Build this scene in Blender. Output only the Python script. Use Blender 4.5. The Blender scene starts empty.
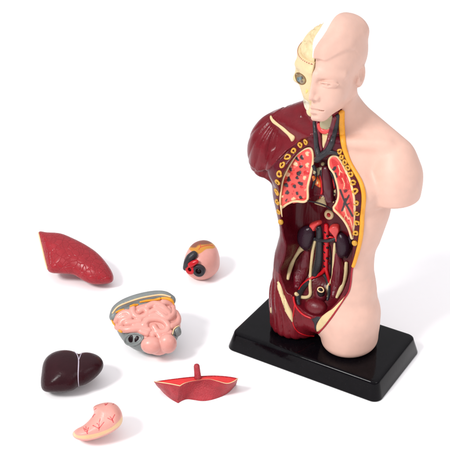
import bpy, math, random
import numpy as np
from mathutils.geometry import delaunay_2d_cdt
from mathutils import Vector, noise as mnoise

random.seed(4)
rng = np.random.default_rng(7)
S = 0.009                      # one modelling unit in metres
SC = bpy.context.scene
COL = SC.collection

# ------------------------------------------------------------------ camera model (units)
EL, DIST, FPX = 0.51862, 126.12, 1100.0 / 450.0
YAW, BX, BY = -0.552564, 9.34994, -24.02926
BL, BW, BH, BD = 16.0, 9.547, 1.886, 0.535
CE, SE = math.cos(EL), math.sin(EL)
CAMO = np.array([0.0, -DIST * CE, DIST * SE])
FWD, UPV, RGT = np.array([0, CE, -SE]), np.array([0, SE, CE]), np.array([1.0, 0, 0])
CY_, SY_ = math.cos(YAW), math.sin(YAW)


def w2px(P):
    Q = P - CAMO
    z = Q @ FWD
    return np.stack([225 + 1100 * (Q @ RGT) / z, 225 - 1100 * (Q @ UPV) / z], -1)


def rays(px):
    px = np.asarray(px, float)
    d = FWD + RGT * ((px[:, :1] - 225) / 1100) - UPV * ((px[:, 1:2] - 225) / 1100)
    d /= np.linalg.norm(d, axis=1, keepdims=True)
    return np.repeat(CAMO[None], len(px), 0), d


def to_local(P):               # world units -> torso frame (x its left, y its back, z up)
    x, y = P[:, 0] - BX, P[:, 1] - BY
    return np.stack([CY_ * x + SY_ * y, -SY_ * x + CY_ * y, P[:, 2]], -1)


def lrays(px):
    o, d = rays(px)
    return to_local(o), np.stack([CY_ * d[:, 0] + SY_ * d[:, 1], -SY_ * d[:, 0] + CY_ * d[:, 1], d[:, 2]], -1)


def local2px(P):
    W = np.stack([BX + CY_ * P[:, 0] - SY_ * P[:, 1], BY + SY_ * P[:, 0] + CY_ * P[:, 1], P[:, 2]], -1)
    return w2px(W)


# ------------------------------------------------------------------ field tools
def ell(p, c, r):
    r = np.asarray(r, float)
    q = p - np.asarray(c, float)
    k0 = np.sqrt(((q / r) ** 2).sum(-1)) + 1e-9
    k1 = np.sqrt(((q / (r * r)) ** 2).sum(-1)) + 1e-9
    return k0 * (k0 - 1) / k1


def cap(p, a, b, ra, rb=None):
    rb = ra if rb is None else rb
    a, b = np.asarray(a, float), np.asarray(b, float)
    ab = b - a
    t = np.clip(((p - a) @ ab) / (ab @ ab + 1e-12), 0, 1)
    d = p - a - t[..., None] * ab
    return np.sqrt((d ** 2).sum(-1)) - (ra + (rb - ra) * t)


def poly_tube(p, pts, r):
    f = None
    rr = np.broadcast_to(r, (len(pts),))
    for i in range(len(pts) - 1):
        g = cap(p, pts[i], pts[i + 1], rr[i], rr[i + 1])
        f = g if f is None else np.minimum(f, g)
    return f


def smin(a, b, k):
    h = np.clip(0.5 + 0.5 * (b - a) / k, 0, 1)
    return b + (a - b) * h - k * h * (1 - h)


def smax(a, b, k):
    return -smin(-a, -b, k)


def sstep(a, b, x):
    t = np.clip((x - a) / (b - a), 0, 1)
    return t * t * (3 - 2 * t)


def seg_dist(q, poly, closed=True):
    poly = np.asarray(poly, float)
    n = len(poly)
    best = np.full(len(q), 1e9)
    inside = np.zeros(len(q), bool)
    for i in range(n if closed else n - 1):
        a, b = poly[i], poly[(i + 1) % n]
        ab = b - a
        t = np.clip(((q - a) @ ab) / (ab @ ab + 1e-12), 0, 1)
        d = q - a - t[:, None] * ab
        best = np.minimum(best, (d ** 2).sum(1))
        if closed:
            c = (a[1] > q[:, 1]) != (b[1] > q[:, 1])
            xx = a[0] + (q[:, 1] - a[1]) * (b[0] - a[0]) / (b[1] - a[1] + 1e-12)
            inside ^= c & (q[:, 0] < xx)
    best = np.sqrt(best)
    return np.where(inside, -best, best) if closed else best


def smooth_line(pts, n=8, closed=False):
    P = np.asarray(pts, float)
    m = len(P)
    out = []
    for i in range(m if closed else m - 1):
        if closed:
            p0, p1, p2, p3 = P[(i - 1) % m], P[i], P[(i + 1) % m], P[(i + 2) % m]
        else:
            p0, p1, p2, p3 = P[max(i - 1, 0)], P[i], P[i + 1], P[min(i + 2, m - 1)]
        for t in np.arange(n) / n:
            out.append(0.5 * ((2 * p1) + (-p0 + p2) * t + (2 * p0 - 5 * p1 + 4 * p2 - p3) * t * t
                              + (-p0 + 3 * p1 - 3 * p2 + p3) * t ** 3))
    if not closed:
        out.append(P[-1])
    return np.array(out)


class Raster2D:
    """signed distance of a 2D polygon sampled on a grid (optionally blurred)"""
    def __init__(self, poly, step, pad, blur=0):
        poly = np.asarray(poly, float)
        self.lo = poly.min(0) - pad
        hi = poly.max(0) + pad
        self.h = step
        n = np.ceil((hi - self.lo) / step).astype(int) + 1
        X, Y = np.meshgrid(self.lo[0] + step * np.arange(n[0]), self.lo[1] + step * np.arange(n[1]), indexing='ij')
        g = seg_dist(np.stack([X.ravel(), Y.ravel()], -1), poly).reshape(n)
        for _ in range(blur):
            for ax in (0, 1):
                a = np.concatenate([g.take([0], ax), g, g.take([-1], ax)], ax)
                s = [slice(None)] * 2
                s0, s1, s2 = list(s), list(s), list(s)
                s0[ax], s1[ax], s2[ax] = slice(0, -2), slice(1, -1), slice(2, None)
                g = (a[tuple(s0)] + 2 * a[tuple(s1)] + a[tuple(s2)]) / 4
        self.g = g

    def __call__(self, q):
        n = self.g.shape
        u = (q - self.lo) / self.h
        i = np.clip(np.floor(u).astype(int), 0, np.array(n) - 2)
        f = np.clip(u - i, 0, 1)
        g = self.g
        a = g[i[..., 0], i[..., 1]] * (1 - f[..., 0]) + g[i[..., 0] + 1, i[..., 1]] * f[..., 0]
        b = g[i[..., 0], i[..., 1] + 1] * (1 - f[..., 0]) + g[i[..., 0] + 1, i[..., 1] + 1] * f[..., 0]
        out = a * (1 - f[..., 1]) + b * f[..., 1]
        ov = np.maximum(np.maximum(-u, u - (np.array(n) - 1)), 0) * self.h
        return out + np.sqrt((ov ** 2).sum(-1))


def surface_nets(F, lo, h):
    F = F.astype(np.float32)
    s = F < 0
    nx, ny, nz = F.shape
    acc = {}
    quads = []
    cells_all, pts_all = [], []
    cid = lambda i, j, k: (i * ny + j) * nz + k
    for ax in range(3):
        sl0 = [slice(None)] * 3
        sl1 = [slice(None)] * 3
        sl0[ax] = slice(0, -1)
        sl1[ax] = slice(1, None)
        ch = s[tuple(sl0)] != s[tuple(sl1)]
        I = np.stack(np.nonzero(ch), -1)
        b, c = [a for a in (0, 1, 2) if a != ax]
        ok = (I[:, b] > 0) & (I[:, c] > 0) & (I[:, b] < F.shape[b] - 1) & (I[:, c] < F.shape[c] - 1)
        I = I[ok]
        J = I.copy()
        J[:, ax] += 1
        f0 = F[I[:, 0], I[:, 1], I[:, 2]]
        f1 = F[J[:, 0], J[:, 1], J[:, 2]]
        t = f0 / (f0 - f1)
        P = I.astype(float)
        P[:, ax] += t
        four = []
        for db, dc in ((-1, -1), (0, -1), (0, 0), (-1, 0)):
            K = I.copy()
            K[:, b] += db
            K[:, c] += dc
            four.append(cid(K[:, 0], K[:, 1], K[:, 2]))
            cells_all.append(four[-1])
            pts_all.append(P)
        q = np.stack(four, -1)
        flip = (f0 < 0) if ax != 1 else (f0 >= 0)
        q[~flip] = q[~flip][:, ::-1]
        quads.append(q)
    cells = np.concatenate(cells_all)
    pts = np.concatenate(pts_all)
    u, inv = np.unique(cells, return_inverse=True)
    cnt = np.bincount(inv, minlength=len(u))
    V = np.stack([np.bincount(inv, pts[:, a], len(u)) / cnt for a in range(3)], -1)
    Q = np.searchsorted(u, np.concatenate(quads))
    return V * h + lo, Q


def field_mesh(f, lo, hi, h, block=6, slack=1.6):
    lo, hi = np.asarray(lo, float), np.asarray(hi, float)
    nb = np.ceil((hi - lo) / (h * block)).astype(int)
    n = nb * block + 1
    cx = [lo[a] + h * block * (np.arange(nb[a]) + 0.5) for a in range(3)]
    X = np.stack(np.meshgrid(*cx, indexing='ij'), -1)
    C = f(X.reshape(-1, 3)).reshape(nb)
    act = np.abs(C) < h * block * 0.87 * slack
    F = np.repeat(np.repeat(np.repeat(np.where(C < 0, -9.0, 9.0).astype(np.float32), block, 0), block, 1), block, 2)
    F = np.pad(F, ((0, 1),) * 3, mode='edge')
    M = np.zeros(n, bool)
    for i, j, k in np.argwhere(act):
        M[i * block:i * block + block + 1, j * block:j * block + block + 1, k * block:k * block + block + 1] = True
    I = np.argwhere(M)
    for a in range(0, len(I), 400000):
        J = I[a:a + 400000]
        F[J[:, 0], J[:, 1], J[:, 2]] = f(lo + J * h)
    return surface_nets(F, lo, h)


# ------------------------------------------------------------------ linking
def tag(o, label=None, cat=None, group=None, kind=None):
    for k, v in (('label', label), ('category', cat), ('group', group), ('kind', kind)):
        if v:
            o[k] = v
    return o


def empty(name, loc, rotz, label, cat, group=None):
    o = bpy.data.objects.new(name, None)
    o.empty_display_size = 0.02
    COL.objects.link(o)
    o.location = [v * S for v in loc]
    o.rotation_euler = (0, 0, rotz)
    return tag(o, label, cat, group)


def link(name, V, Q, mat, parent=None, origin=(0, 0, 0), col=None, smooth=True, label=None, sharp=None):
    me = bpy.data.meshes.new(name)
    V = (np.asarray(V, float) - np.asarray(origin, float)) * S
    me.from_pydata(V.tolist(), [], [list(map(int, q)) for q in Q] if not isinstance(Q, np.ndarray) else Q.tolist())
    me.update()
    if smooth:
        me.polygons.foreach_set('use_smooth', [True] * len(me.polygons))
    if sharp:
        me.set_sharp_from_angle(angle=math.radians(sharp))
    if col is not None:
        a = me.color_attributes.new('Col', 'FLOAT_COLOR', 'POINT')
        c = np.ones((len(V), 4), np.float32)
        c[:, :3] = col
        a.data.foreach_set('color', c.ravel())
    me.materials.append(mat)
    o = bpy.data.objects.new(name, me)
    COL.objects.link(o)
    if parent:
        o.parent = parent
    if label:
        o['label'] = label
    return o


def lin(r, g, b):
    f = lambda c: ((c / 255 + 0.055) / 1.055) ** 2.4 if c > 10 else c / 255 / 12.92
    return (f(r), f(g), f(b))


def material(name, col, rough=0.35, spec=0.5, bump=None, vcol=False, var=0.06, sss=0.0, coat=0.0, dust=0.0):
    m = bpy.data.materials.new(name)
    m.use_nodes = True
    nt = m.node_tree
    N, L = nt.nodes, nt.links
    b = N['Principled BSDF']
    b.inputs['Roughness'].default_value = rough
    b.inputs['Specular IOR Level'].default_value = spec
    if coat:
        b.inputs['Coat Weight'].default_value = coat
        b.inputs['Coat Roughness'].default_value = 0.12
    if sss:
        b.inputs['Subsurface Weight'].default_value = sss
        b.inputs['Subsurface Radius'].default_value = (0.004, 0.0018, 0.0012)
        b.inputs['Subsurface Scale'].default_value = 1.0
    tc = N.new('ShaderNodeTexCoord')
    mp = N.new('ShaderNodeMapping')
    mp.inputs['Scale'].default_value = (1 / S, 1 / S, 1 / S)
    L.new(tc.outputs['Object'], mp.inputs['Vector'])
    # hand-painted tone variation
    nz = N.new('ShaderNodeTexNoise')
    nz.inputs['Scale'].default_value = 1.3
    nz.inputs['Detail'].default_value = 5
    L.new(mp.outputs[0], nz.inputs['Vector'])
    mr = N.new('ShaderNodeMapRange')
    mr.inputs['From Min'].default_value = 0.3
    mr.inputs['From Max'].default_value = 0.7
    mr.inputs['To Min'].default_value = 1 - var
    mr.inputs['To Max'].default_value = 1 + var
    L.new(nz.outputs['Fac'], mr.inputs['Value'])
    mx = N.new('ShaderNodeMix')
    mx.data_type = 'RGBA'
    mx.blend_type = 'MULTIPLY'
    mx.inputs['Factor'].default_value = 1
    if vcol:
        at = N.new('ShaderNodeAttribute')
        at.attribute_name = 'Col'
        L.new(at.outputs['Color'], mx.inputs['A'])
    else:
        mx.inputs['A'].default_value = (*col, 1)
    L.new(mr.outputs[0], mx.inputs['B'])
    L.new(mx.outputs['Result'], b.inputs['Base Color'])
    if dust:        # fine dust and fingerprints on gloss
        dn = N.new('ShaderNodeTexNoise')
        dn.inputs['Scale'].default_value = 16
        dn.inputs['Detail'].default_value = 8
        L.new(mp.outputs[0], dn.inputs['Vector'])
        dm = N.new('ShaderNodeMapRange')
        dm.inputs['From Min'].default_value = 0.66
        dm.inputs['From Max'].default_value = 0.74
        L.new(dn.outputs['Fac'], dm.inputs['Value'])
        d2 = N.new('ShaderNodeMix')
        d2.data_type = 'RGBA'
        d2.inputs['B'].default_value = (dust, dust, dust, 1)
        L.new(dm.outputs[0], d2.inputs['Factor'])
        L.new(mx.outputs['Result'], d2.inputs['A'])
        L.new(d2.outputs['Result'], b.inputs['Base Color'])
    rr = N.new('ShaderNodeMapRange')
    rr.inputs['To Min'].default_value = max(rough - 0.08, 0.02)
    rr.inputs['To Max'].default_value = rough + 0.1
    L.new(nz.outputs['Fac'], rr.inputs['Value'])
    L.new(rr.outputs[0], b.inputs['Roughness'])
    if bump:
        kind, scale, dist = bump
        bp = N.new('ShaderNodeBump')
        bp.inputs['Distance'].default_value = dist * S
        bp.inputs['Strength'].default_value = 1.0
        if kind == 'noise':
            t = N.new('ShaderNodeTexNoise')
            t.inputs['Scale'].default_value = scale
            t.inputs['Detail'].default_value = 6
            L.new(mp.outputs[0], t.inputs['Vector'])
            L.new(t.outputs['Fac'], bp.inputs['Height'])
        elif kind == 'fibre':
            m2 = N.new('ShaderNodeMapping')
            m2.inputs['Scale'].default_value = (scale, scale, scale * 0.1)
            L.new(mp.outputs[0], m2.inputs['Vector'])
            t = N.new('ShaderNodeTexNoise')
            t.inputs['Scale'].default_value = 1
            t.inputs['Detail'].default_value = 3
            t.inputs['Distortion'].default_value = 0.6
            L.new(m2.outputs[0], t.inputs['Vector'])
            L.new(t.outputs['Fac'], bp.inputs['Height'])
        elif kind == 'cells':
            t = N.new('ShaderNodeTexVoronoi')
            t.feature = 'DISTANCE_TO_EDGE'
            t.inputs['Scale'].default_value = scale
            wn = N.new('ShaderNodeTexNoise')
            wn.inputs['Scale'].default_value = 2.2
            L.new(mp.outputs[0], wn.inputs['Vector'])
            va = N.new('ShaderNodeVectorMath')
            va.operation = 'MULTIPLY_ADD'
            va.inputs[1].default_value = (0.25, 0.25, 0.25)
            L.new(wn.outputs['Color'], va.inputs[0])
            L.new(mp.outputs[0], va.inputs[2])
            L.new(va.outputs[0], t.inputs['Vector'])
            m3 = N.new('ShaderNodeMapRange')
            m3.inputs['From Max'].default_value = 0.09
            L.new(t.outputs['Distance'], m3.inputs['Value'])
            L.new(m3.outputs[0], bp.inputs['Height'])
        L.new(bp.outputs['Normal'], b.inputs['Normal'])
    return m


SKIN = (0.65, 0.412, 0.333)
MUSC = lin(104, 19, 29)
CREAM = lin(206, 184, 138)
M = {
    'skin': material('skin_paint', SKIN, 0.46, 0.35, ('noise', 22, 0.008), var=0.035, sss=0.12),
    'muscle': material('muscle_paint', MUSC, 0.26, 0.22, ('fibre', 2.6, 0.04), vcol=True, var=0.12),
    'white': material('white_edge', lin(250, 248, 244), 0.5, 0.3, None, var=0.01),
    'bone': material('bone_paint', CREAM, 0.45, 0.4, ('noise', 9, 0.02), var=0.08),
    'skull': material('skull_paint', lin(208, 187, 145), 0.45, 0.4, ('noise', 7, 0.03), var=0.06),
    'vcol': material('organ_paint', (1, 1, 1), 0.35, 0.5, ('noise', 12, 0.015), vcol=True, var=0.05),
    'yellow': material('fat_yellow', lin(222, 150, 30), 0.4, 0.5, ('noise', 14, 0.03), var=0.08),
    'rib': material('rib_yellow', lin(192, 142, 40), 0.35, 0.5, None, var=0.1),
    'cream': material('cream_line', lin(214, 184, 140), 0.4, 0.4, None, var=0.08),
    'grey': material('vein_grey', lin(46, 44, 48), 0.28, 0.25, ('noise', 10, 0.02), var=0.12),
    'purple': material('kidney_purple', lin(44, 22, 34), 0.26, 0.25, ('noise', 8, 0.02), var=0.1),
    'red': material('artery_red', lin(186, 16, 28), 0.28, 0.35, None, var=0.1),
    'coral': material('gland_coral', lin(205, 62, 60), 0.35, 0.5, None, var=0.1),
    'dark': material('dark_lumen', lin(26, 10, 15), 0.35, 0.2, None, var=0.1),
    'olive': material('trachea_olive', lin(160, 150, 118), 0.4, 0.4, None, var=0.12),
    'black': material('black_plastic', (0.0025, 0.002, 0.003), 0.07, 0.12, ('noise', 3, 0.004), var=0.3, dust=0.03),
    'lungskin': material('lung_red', lin(148, 32, 41), 0.3, 0.28, ('cells', 1.6, 0.03), var=0.08),
    'liver': material('liver_brown', lin(42, 14, 20), 0.26, 0.15, ('noise', 5, 0.02), var=0.1),
    'gut': material('gut_pink', lin(212, 150, 139), 0.3, 0.5, ('noise', 8, 0.012), var=0.03, sss=0.08),
    'colon': material('colon_grey', lin(116, 121, 120), 0.35, 0.5, ('noise', 4, 0.05), var=0.06),
    'redwall': material('rough_red_wall', lin(166, 46, 55), 0.36, 0.4, ('noise', 9, 0.12), var=0.16),
    'brightred': material('bright_red_paint', lin(205, 36, 36), 0.32, 0.5, ('noise', 6, 0.03), var=0.1),
}

# ------------------------------------------------------------------ torso fields
ZT = np.array([3.0, 4.0, 5.5, 7.5, 9.0, 10.5, 12, 14, 16, 18, 20, 21.5, 22.5, 24])
WT = np.array([5.0, 5.1, 5.15, 5.1, 4.95, 4.68, 4.52, 5.0, 5.48, 5.6, 5.3, 4.7, 3.6, 3.0])
FT = np.array([2.7, 2.8, 2.85, 2.85, 2.85, 2.8, 2.85, 3.1, 3.4, 3.5, 3.2, 2.7, 2.3, 1.8])
BT = np.array([3.0, 3.2, 3.3, 3.1, 2.8, 2.6, 2.7, 2.9, 3.1, 3.2, 3.0, 2.8, 2.5, 2.2])
zz_ = np.linspace(2, 25, 231)


def _sm(t):
    v = np.interp(zz_, ZT, t)
    k = np.hanning(19)
    k /= k.sum()
    return np.convolve(np.pad(v, 9, mode='edge'), k, 'valid')


WS, FS, BS = _sm(WT), _sm(FT), _sm(BT)


def loft(p):
    x, y, z = p[:, 0] + np.interp(p[:, 2], [4, 6, 8, 9.8, 11, 13], [0.25, 0.3, 0.25, 0.36, 0.25, 0]), p[:, 1], p[:, 2]
    w = np.interp(z, zz_, WS)
    d = np.where(y < 0, np.interp(z, zz_, FS), np.interp(z, zz_, BS))
    k = ((np.abs(x) / w) ** 2.25 + (np.abs(y) / d) ** 2.25) ** (1 / 2.25)
    g = (k - 1) * np.minimum(w, d) * 0.9
    return smax(smax(g, z - 23.3, 0.8), 3.0 - z, 1.6)


def yfront(x, z):
    w = np.interp(z, zz_, WS)
    d = np.interp(z, zz_, FS)
    return -d * np.maximum(1 - np.minimum(np.abs(x) / w, 0.985) ** 2.25, 0) ** (1 / 2.25)


def thigh(p, sx):
    q = p - np.array([2.75 * sx, -0.15, 0])
    k = np.sqrt((q[:, 0] / 2.6) ** 2 + (q[:, 1] / 2.9) ** 2)
    g = (k - 1) * 2.5
    return smax(smax(g, 1.9 - p[:, 2], 0.8), p[:, 2] - 7, 2.0)


def body(p):
    f = loft(p)
    t = smin(thigh(p, 1), thigh(p, -1), 0.5)
    f = smin(f, t, 0.6)
    ax = p * np.array([1, 1, 1.0])
    a = ax.copy()
    a[:, 0] = np.abs(a[:, 0])
    # trapezius, deltoid, arm stump, pectoral, buttock
    f = smin(f, cap(a, (1.0, 0.7, 24.4), (5.4, 0.5, 21.7), 1.5, 1.75), 1.0)
    arm = smin(ell(a, (5.95, 0.15, 19.8), (2.0, 2.4, 3.0)), cap(a, (6.0, 0.15, 20), (6.3, 0.0, 15.5), 1.9, 1.75), 0.8)
    cut = np.where(p[:, 0] > 0, 18.0, 17.55) - a[:, 2] + (a[:, 0] - 6.2) * 0.12
    arm = smax(arm, cut, 0.35)
    f = smin(f, arm, 0.55)
    f = smin(f, ell(a, (2.7, -2.35, 19.2), (2.3, 1.25, 1.6)), 0.9)
    f = smin(f, ell(a, (2.1, 2.1, 6.2), (1.9, 1.5, 2.2)), 0.6)
    f = smin(f, cap(a, (0.9, -2.2, 23.05), (5.0, -0.5, 23.15), 0.26, 0.3), 0.8)
    f = smin(f, cap(p, (0, 0.7, 22.5), (0, -0.7, 27.6), 2.15, 1.85), 0.9)
    return f


def face_core(p):
    a = p.copy()
    a[:, 0] = np.abs(a[:, 0])
    f = ell(a, (0.4, -1.02, 30.25), (2.2, 3.22, 2.6))
    f = smin(f, ell(a, (0.5, -2.2, 28.5), (1.76, 2.38, 2.72)), 0.5)
    f = smin(f, cap(a, (0, -3.95, 26.2), (0.45, -3.8, 26.2), 0.72), 0.55)
    f = smin(f, cap(a, (1.75, -1.3, 27.5), (0.6, -3.6, 26.4), 0.62, 0.55), 0.6)
    f = smin(f, ell(a, (1.2, -3.4, 27.7), (0.95, 0.9, 1.1)), 0.7)
    return f


def head_skin(p):
    a = p.copy()
    a[:, 0] = np.abs(a[:, 0])
    f = face_core(p)
    # brow, socket, eye
    f = smin(f, cap(a, (0.35, -4.42, 29.68), (1.95, -3.1, 29.5), 0.25, 0.2), 0.5)
    f = smax(f, -ell(a, (1.15, -4.95, 29.06), (0.95, 0.8, 0.42)), 0.22)
    f = smin(f, ell(a, (1.16, -3.98, 29.0), (0.72, 0.5, 0.36)), 0.12)
    lid_t = poly_tube(a, [np.array(q) for q in ((0.5, -4.3, 28.94), (0.82, -4.47, 29.14), (1.25, -4.47, 29.2), (1.6, -4.28, 29.13), (1.95, -3.9, 28.98))], 0.085)
    lid_b = poly_tube(a, [np.array(q) for q in ((0.5, -4.3, 28.94), (0.9, -4.4, 28.82), (1.3, -4.38, 28.8), (1.65, -4.18, 28.85), (1.95, -3.9, 28.98))], 0.07)
    f = smin(f, np.minimum(lid_t, lid_b), 0.07)
    f = smax(f, -ell(a, (0.92, -4.52, 28.98), (0.2, 0.16, 0.11)), 0.04)
    f = smax(f, -ell(a, (1.42, -4.44, 28.99), (0.17, 0.12, 0.1)), 0.05)
    # nose
    f = smin(f, cap(a, (0, -4.4, 29.5), (0, -4.78, 28.05), 0.22, 0.34), 0.45)
    f = smin(f, ell(a, (0, -4.8, 27.88), (0.38, 0.36, 0.33)), 0.15)
    f = smin(f, ell(a, (0.46, -4.58, 27.8), (0.29, 0.32, 0.26)), 0.15)
    f = smax(f, -ell(a, (0.3, -4.75, 27.52), (0.17, 0.22, 0.14)), 0.08)
    # lips
    f = smin(f, ell(a, (0, -4.15, 26.85), (1.05, 0.5, 0.7)), 0.5)
    f = smin(f, cap(a, (0, -4.7, 26.94), (1.02, -4.15, 26.78), 0.17, 0.06), 0.1)
    f = smin(f, cap(a, (0, -4.64, 26.5), (0.85, -4.15, 26.64), 0.2, 0.08), 0.1)
    f = smax(f, -cap(a, (-0.2, -4.92, 26.73), (1.0, -4.36, 26.72), 0.1, 0.06), 0.1)
    f = smax(f, -cap(a, (0, -4.68, 26.18), (0.4, -4.55, 26.2), 0.12), 0.25)
    # ear
    e = ell(a, (2.32, -0.75 + 0.0, 28.85), (0.4, 0.7, 1.1))
    f = smin(f, e, 0.12)
    f = smax(f, -ell(a, (2.72, -1.0, 29.0), (0.3, 0.36, 0.62)), 0.1)
    f = smin(f, cap(a, (2.5, -1.35, 28.75), (2.35, -1.3, 28.3), 0.13, 0.16), 0.12)
    return f


def hair(p):
    f = ell(p, (0, -0.85, 30.6), (2.7, 3.56, 2.87))
    f = smin(f, cap(p, (-0.3, -3.72, 31.55), (1.6, -2.2, 31.25), 0.82, 0.46), 0.9)
    f = smin(f, cap(p, (0.35, -1.15, 32.1), (0.8, 0.4, 31.75), 1.35, 1.36), 0.8)
    # combed strands
    f = f - 0.02 * np.sin(p[:, 0] * 7 + 2.0 * np.sin(p[:, 1] * 1.1 + p[:, 2] * 0.8)) * sstep(-1.0, -3.0, p[:, 1])
    # hair only above the hairline: fringe low at the midline, rising over the temple, down to the sideburn
    x, y, z = p[:, 0], p[:, 1], p[:, 2]
    line = 30.98 + 0.10 * np.sin(x * 2.4) - 0.16 * np.maximum(y + 4.6, 0) - 1.15 * np.maximum(y + 1.9, 0) - 0.12 * np.exp(-((x - 0.75) / 0.4) ** 2) + 1.0 * sstep(0.75, 2.2, x)
    line = np.maximum(line, 28.2)
    f = f + 0.24 * sstep(0.7, 2.0, x) * sstep(-3.9, -2.6, y) * sstep(32.3, 31.0, z)
    return smax(f, (line - z) * 0.8, 0.12)


def total(p):
    h = head_skin(p)
    f = smin(body(p), h, 0.5)
    return smin(f, hair(p), 0.28)


def march(o, d, f, t0, t1, n=140, fac=0.75, cap_t=0):
    t = np.full(len(o), float(t0))
    live = np.arange(len(o))
    for _ in range(n):
        s = np.clip(f(o[live] + t[live, None] * d[live]) * fac, -0.3, 2.0)
        t[live] = np.minimum(t[live] + s, t1)
        live = live[(np.abs(s) > 4e-4) & (t[live] < t1)]
        if not len(live):
            break
    # rays that slip past the edge take the depth of their nearest neighbour that did land
    bad = (t >= t1 - 1e-3) | (np.abs(f(o + t[:, None] * d)) > 0.15)
    if bad.any() and not bad.all():
        good = np.nonzero(~bad)[0]
        for i in np.nonzero(bad)[0]:
            t[i] = t[good[np.argmin(((d[good] - d[i]) ** 2).sum(1))]]
    if cap_t:
        t = np.minimum(t, np.median(t) + cap_t)
    return o + t[:, None] * d


def lhit(px, f, cap_t=0):
    o, d = lrays(np.asarray(px, float))
    return march(o, d, f, 85, 125, cap_t=cap_t)


def grad(f, P, e=0.03):
    g = np.stack([f(P + np.eye(3)[a] * e) - f(P - np.eye(3)[a] * e) for a in range(3)], -1)
    return g / (np.linalg.norm(g, axis=1, keepdims=True) + 1e-9)


# skin / muscle boundary, traced on the uncut body
edge_px = [(341.5, 112), (341.5, 121), (342, 130), (343, 140), (345, 150), (349, 161), (355, 172), (360.5, 182), (363.5, 193), (363.5, 204),
           (362.2, 216), (361.8, 226), (360.5, 238), (358, 250), (354.5, 262), (352, 270), (351, 281), (349, 291), (344, 299), (338, 308),
           (332, 317), (325, 326), (318.5, 333)]
edge_px = smooth_line(edge_px, 4)
EH = lhit(edge_px, body)
_o = np.argsort(EH[:, 2])
EZ, EX = EH[_o, 2], EH[_o, 0]


def xb(p):
    y, z = p[:, 1], p[:, 2]
    v = np.interp(z, EZ, EX)
    v = np.where(z < EZ[0], np.maximum(0, EX[0] * (z - 1.9) / (EZ[0] - 1.9)), v)
    zj = 25.35 + np.clip((y + 3.6) * 0.75, -0.5, 2.2)
    v = np.where(z > zj, 0, v)
    return v * np.clip((1.2 + 1.2 * sstep(20.5, 18.5, z) - y) / 1.2, 0, 1)


# cavities in the front plane (x, z)
def xz(px):
    return lhit(smooth_line(px, 4, True), loft)[:, [0, 2]]


THO = [(309, 147), (303, 149), (295, 156), (288, 167), (282.5, 179), (280.5, 191), (279.5, 202), (280, 212), (284, 208), (291, 203), (300, 201),
       (309, 201), (320, 203), (331, 209), (340, 216.5), (347, 226), (352.5, 240), (354.5, 226), (355.5, 212), (354.5, 197), (350.5, 181),
       (344.5, 167), (339, 157), (333, 153.5), (327, 157), (322, 160), (316, 158), (314, 151)]
MED = [(313, 162), (311.5, 174), (308.5, 187), (307.5, 200), (318, 203), (331, 208), (337, 203), (338.5, 197), (337, 184), (334, 174), (329, 167), (326, 160), (319, 161)]
ABD = [(280.5, 213), (283, 234), (286, 247), (284, 260), (280, 271), (281.5, 280), (286, 291), (292, 296), (296, 304), (304, 311.5), (313, 316), (322, 315.5),
       (331, 308), (338, 300), (344, 288), (348.5, 275), (351, 262), (352.5, 239), (347, 226), (340, 216.5), (331, 209), (320, 203.2), (309, 201.2),
       (300, 201.2), (291, 203.2), (284, 208)]
THO_S, MED_S, ABD_S = (Raster2D(xz(q), 0.05, 1.5, b) for q, b in ((THO, 2), (MED, 2), (ABD, 2)))


def recess(p):
    """positive inside the material left after the cavities are cut"""
    q = p[:, [0, 2]]
    y0 = yfront(p[:, 0], p[:, 2])
    y, z = p[:, 1], p[:, 2]
    c = smax(THO_S(q), y - (y0 + 0.35), 0.1)
    c = np.minimum(c, smax(MED_S(q), y - (y0 + 1.25), 0.4))
    floor = 0.35 - 2.2 * sstep(8.2, 5.6, z) - 0.45 * np.exp(-((p[:, 0] - 0.1) / 0.9) ** 2) * sstep(6.5, 9, z)
    floor = np.minimum(floor, y0 + 3.4)
    c = np.minimum(c, smax(ABD_S(q), y - floor, 0.9))
    return c


def flap(p):
    """pectoral and deltoid layer standing proud of the rib wall on the dissected side"""
    x, z = p[:, 0], p[:, 2]
    zl = np.interp(x, [-7.6, -6.4, -5.4, -4.4, -3.2, -1.9, -0.9, 0.4, 3], [18.6, 18.3, 18.7, 19.6, 21.3, 22.6, 23.3, 23.6, 23.8])
    return 0.16 * sstep(-0.12, 0.12, z - zl) * sstep(0.6, -0.4, p[:, 1])


def fibres(p):
    x, y, z = p[:, 0], p[:, 1], p[:, 2]
    # deltoid fan
    ang = np.arctan2(x + 4.6, 23.6 - z + 0.8)
    d = np.abs(np.sin(ang * 17 + 0.8 * np.sin(z * 0.9))) ** 0.6
    wd = sstep(-4.2, -5.3, x) * sstep(17.2, 18.2, z)
    st = -0.11 * (1 - d) * wd
    # pectoral bundles and hip bundles
    a2 = np.abs(np.sin((z - 0.55 * x) * 2.1)) ** 0.5
    st += -0.05 * (1 - a2) * sstep(21.2, 22.4, z + 0.45 * (x + 3)) * sstep(-4.8, -4.0, x) * sstep(25.5, 24.5, z)
    a3 = np.abs(np.sin((x * 1.0 + 0.22 * z) * 4.3 + 0.5 * np.sin(z))) ** 0.5
    st += -0.1 * (1 - a3) * sstep(8.2, 6.8, z) * sstep(-0.5, -1.2, x)
    return st


def musc_solid(p):
    b = smin(body(p), head_inner(p), 0.3)
    return b - flap(p) - fibres(p)


def head_inner(p):
    return ell(p, (0, -0.8, 26.2), (1.5, 1.9, 1.6))


def muscle(p):
    f = musc_solid(p)
    f = np.maximum(f, p[:, 0] - xb(p) + 0.02)
    f = np.maximum(f, p[:, 2] - 27.2)
    return smax(f, -recess(p), 0.12)


def skin(p):
    return np.maximum(total(p), xb(p) - p[:, 0])


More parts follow.
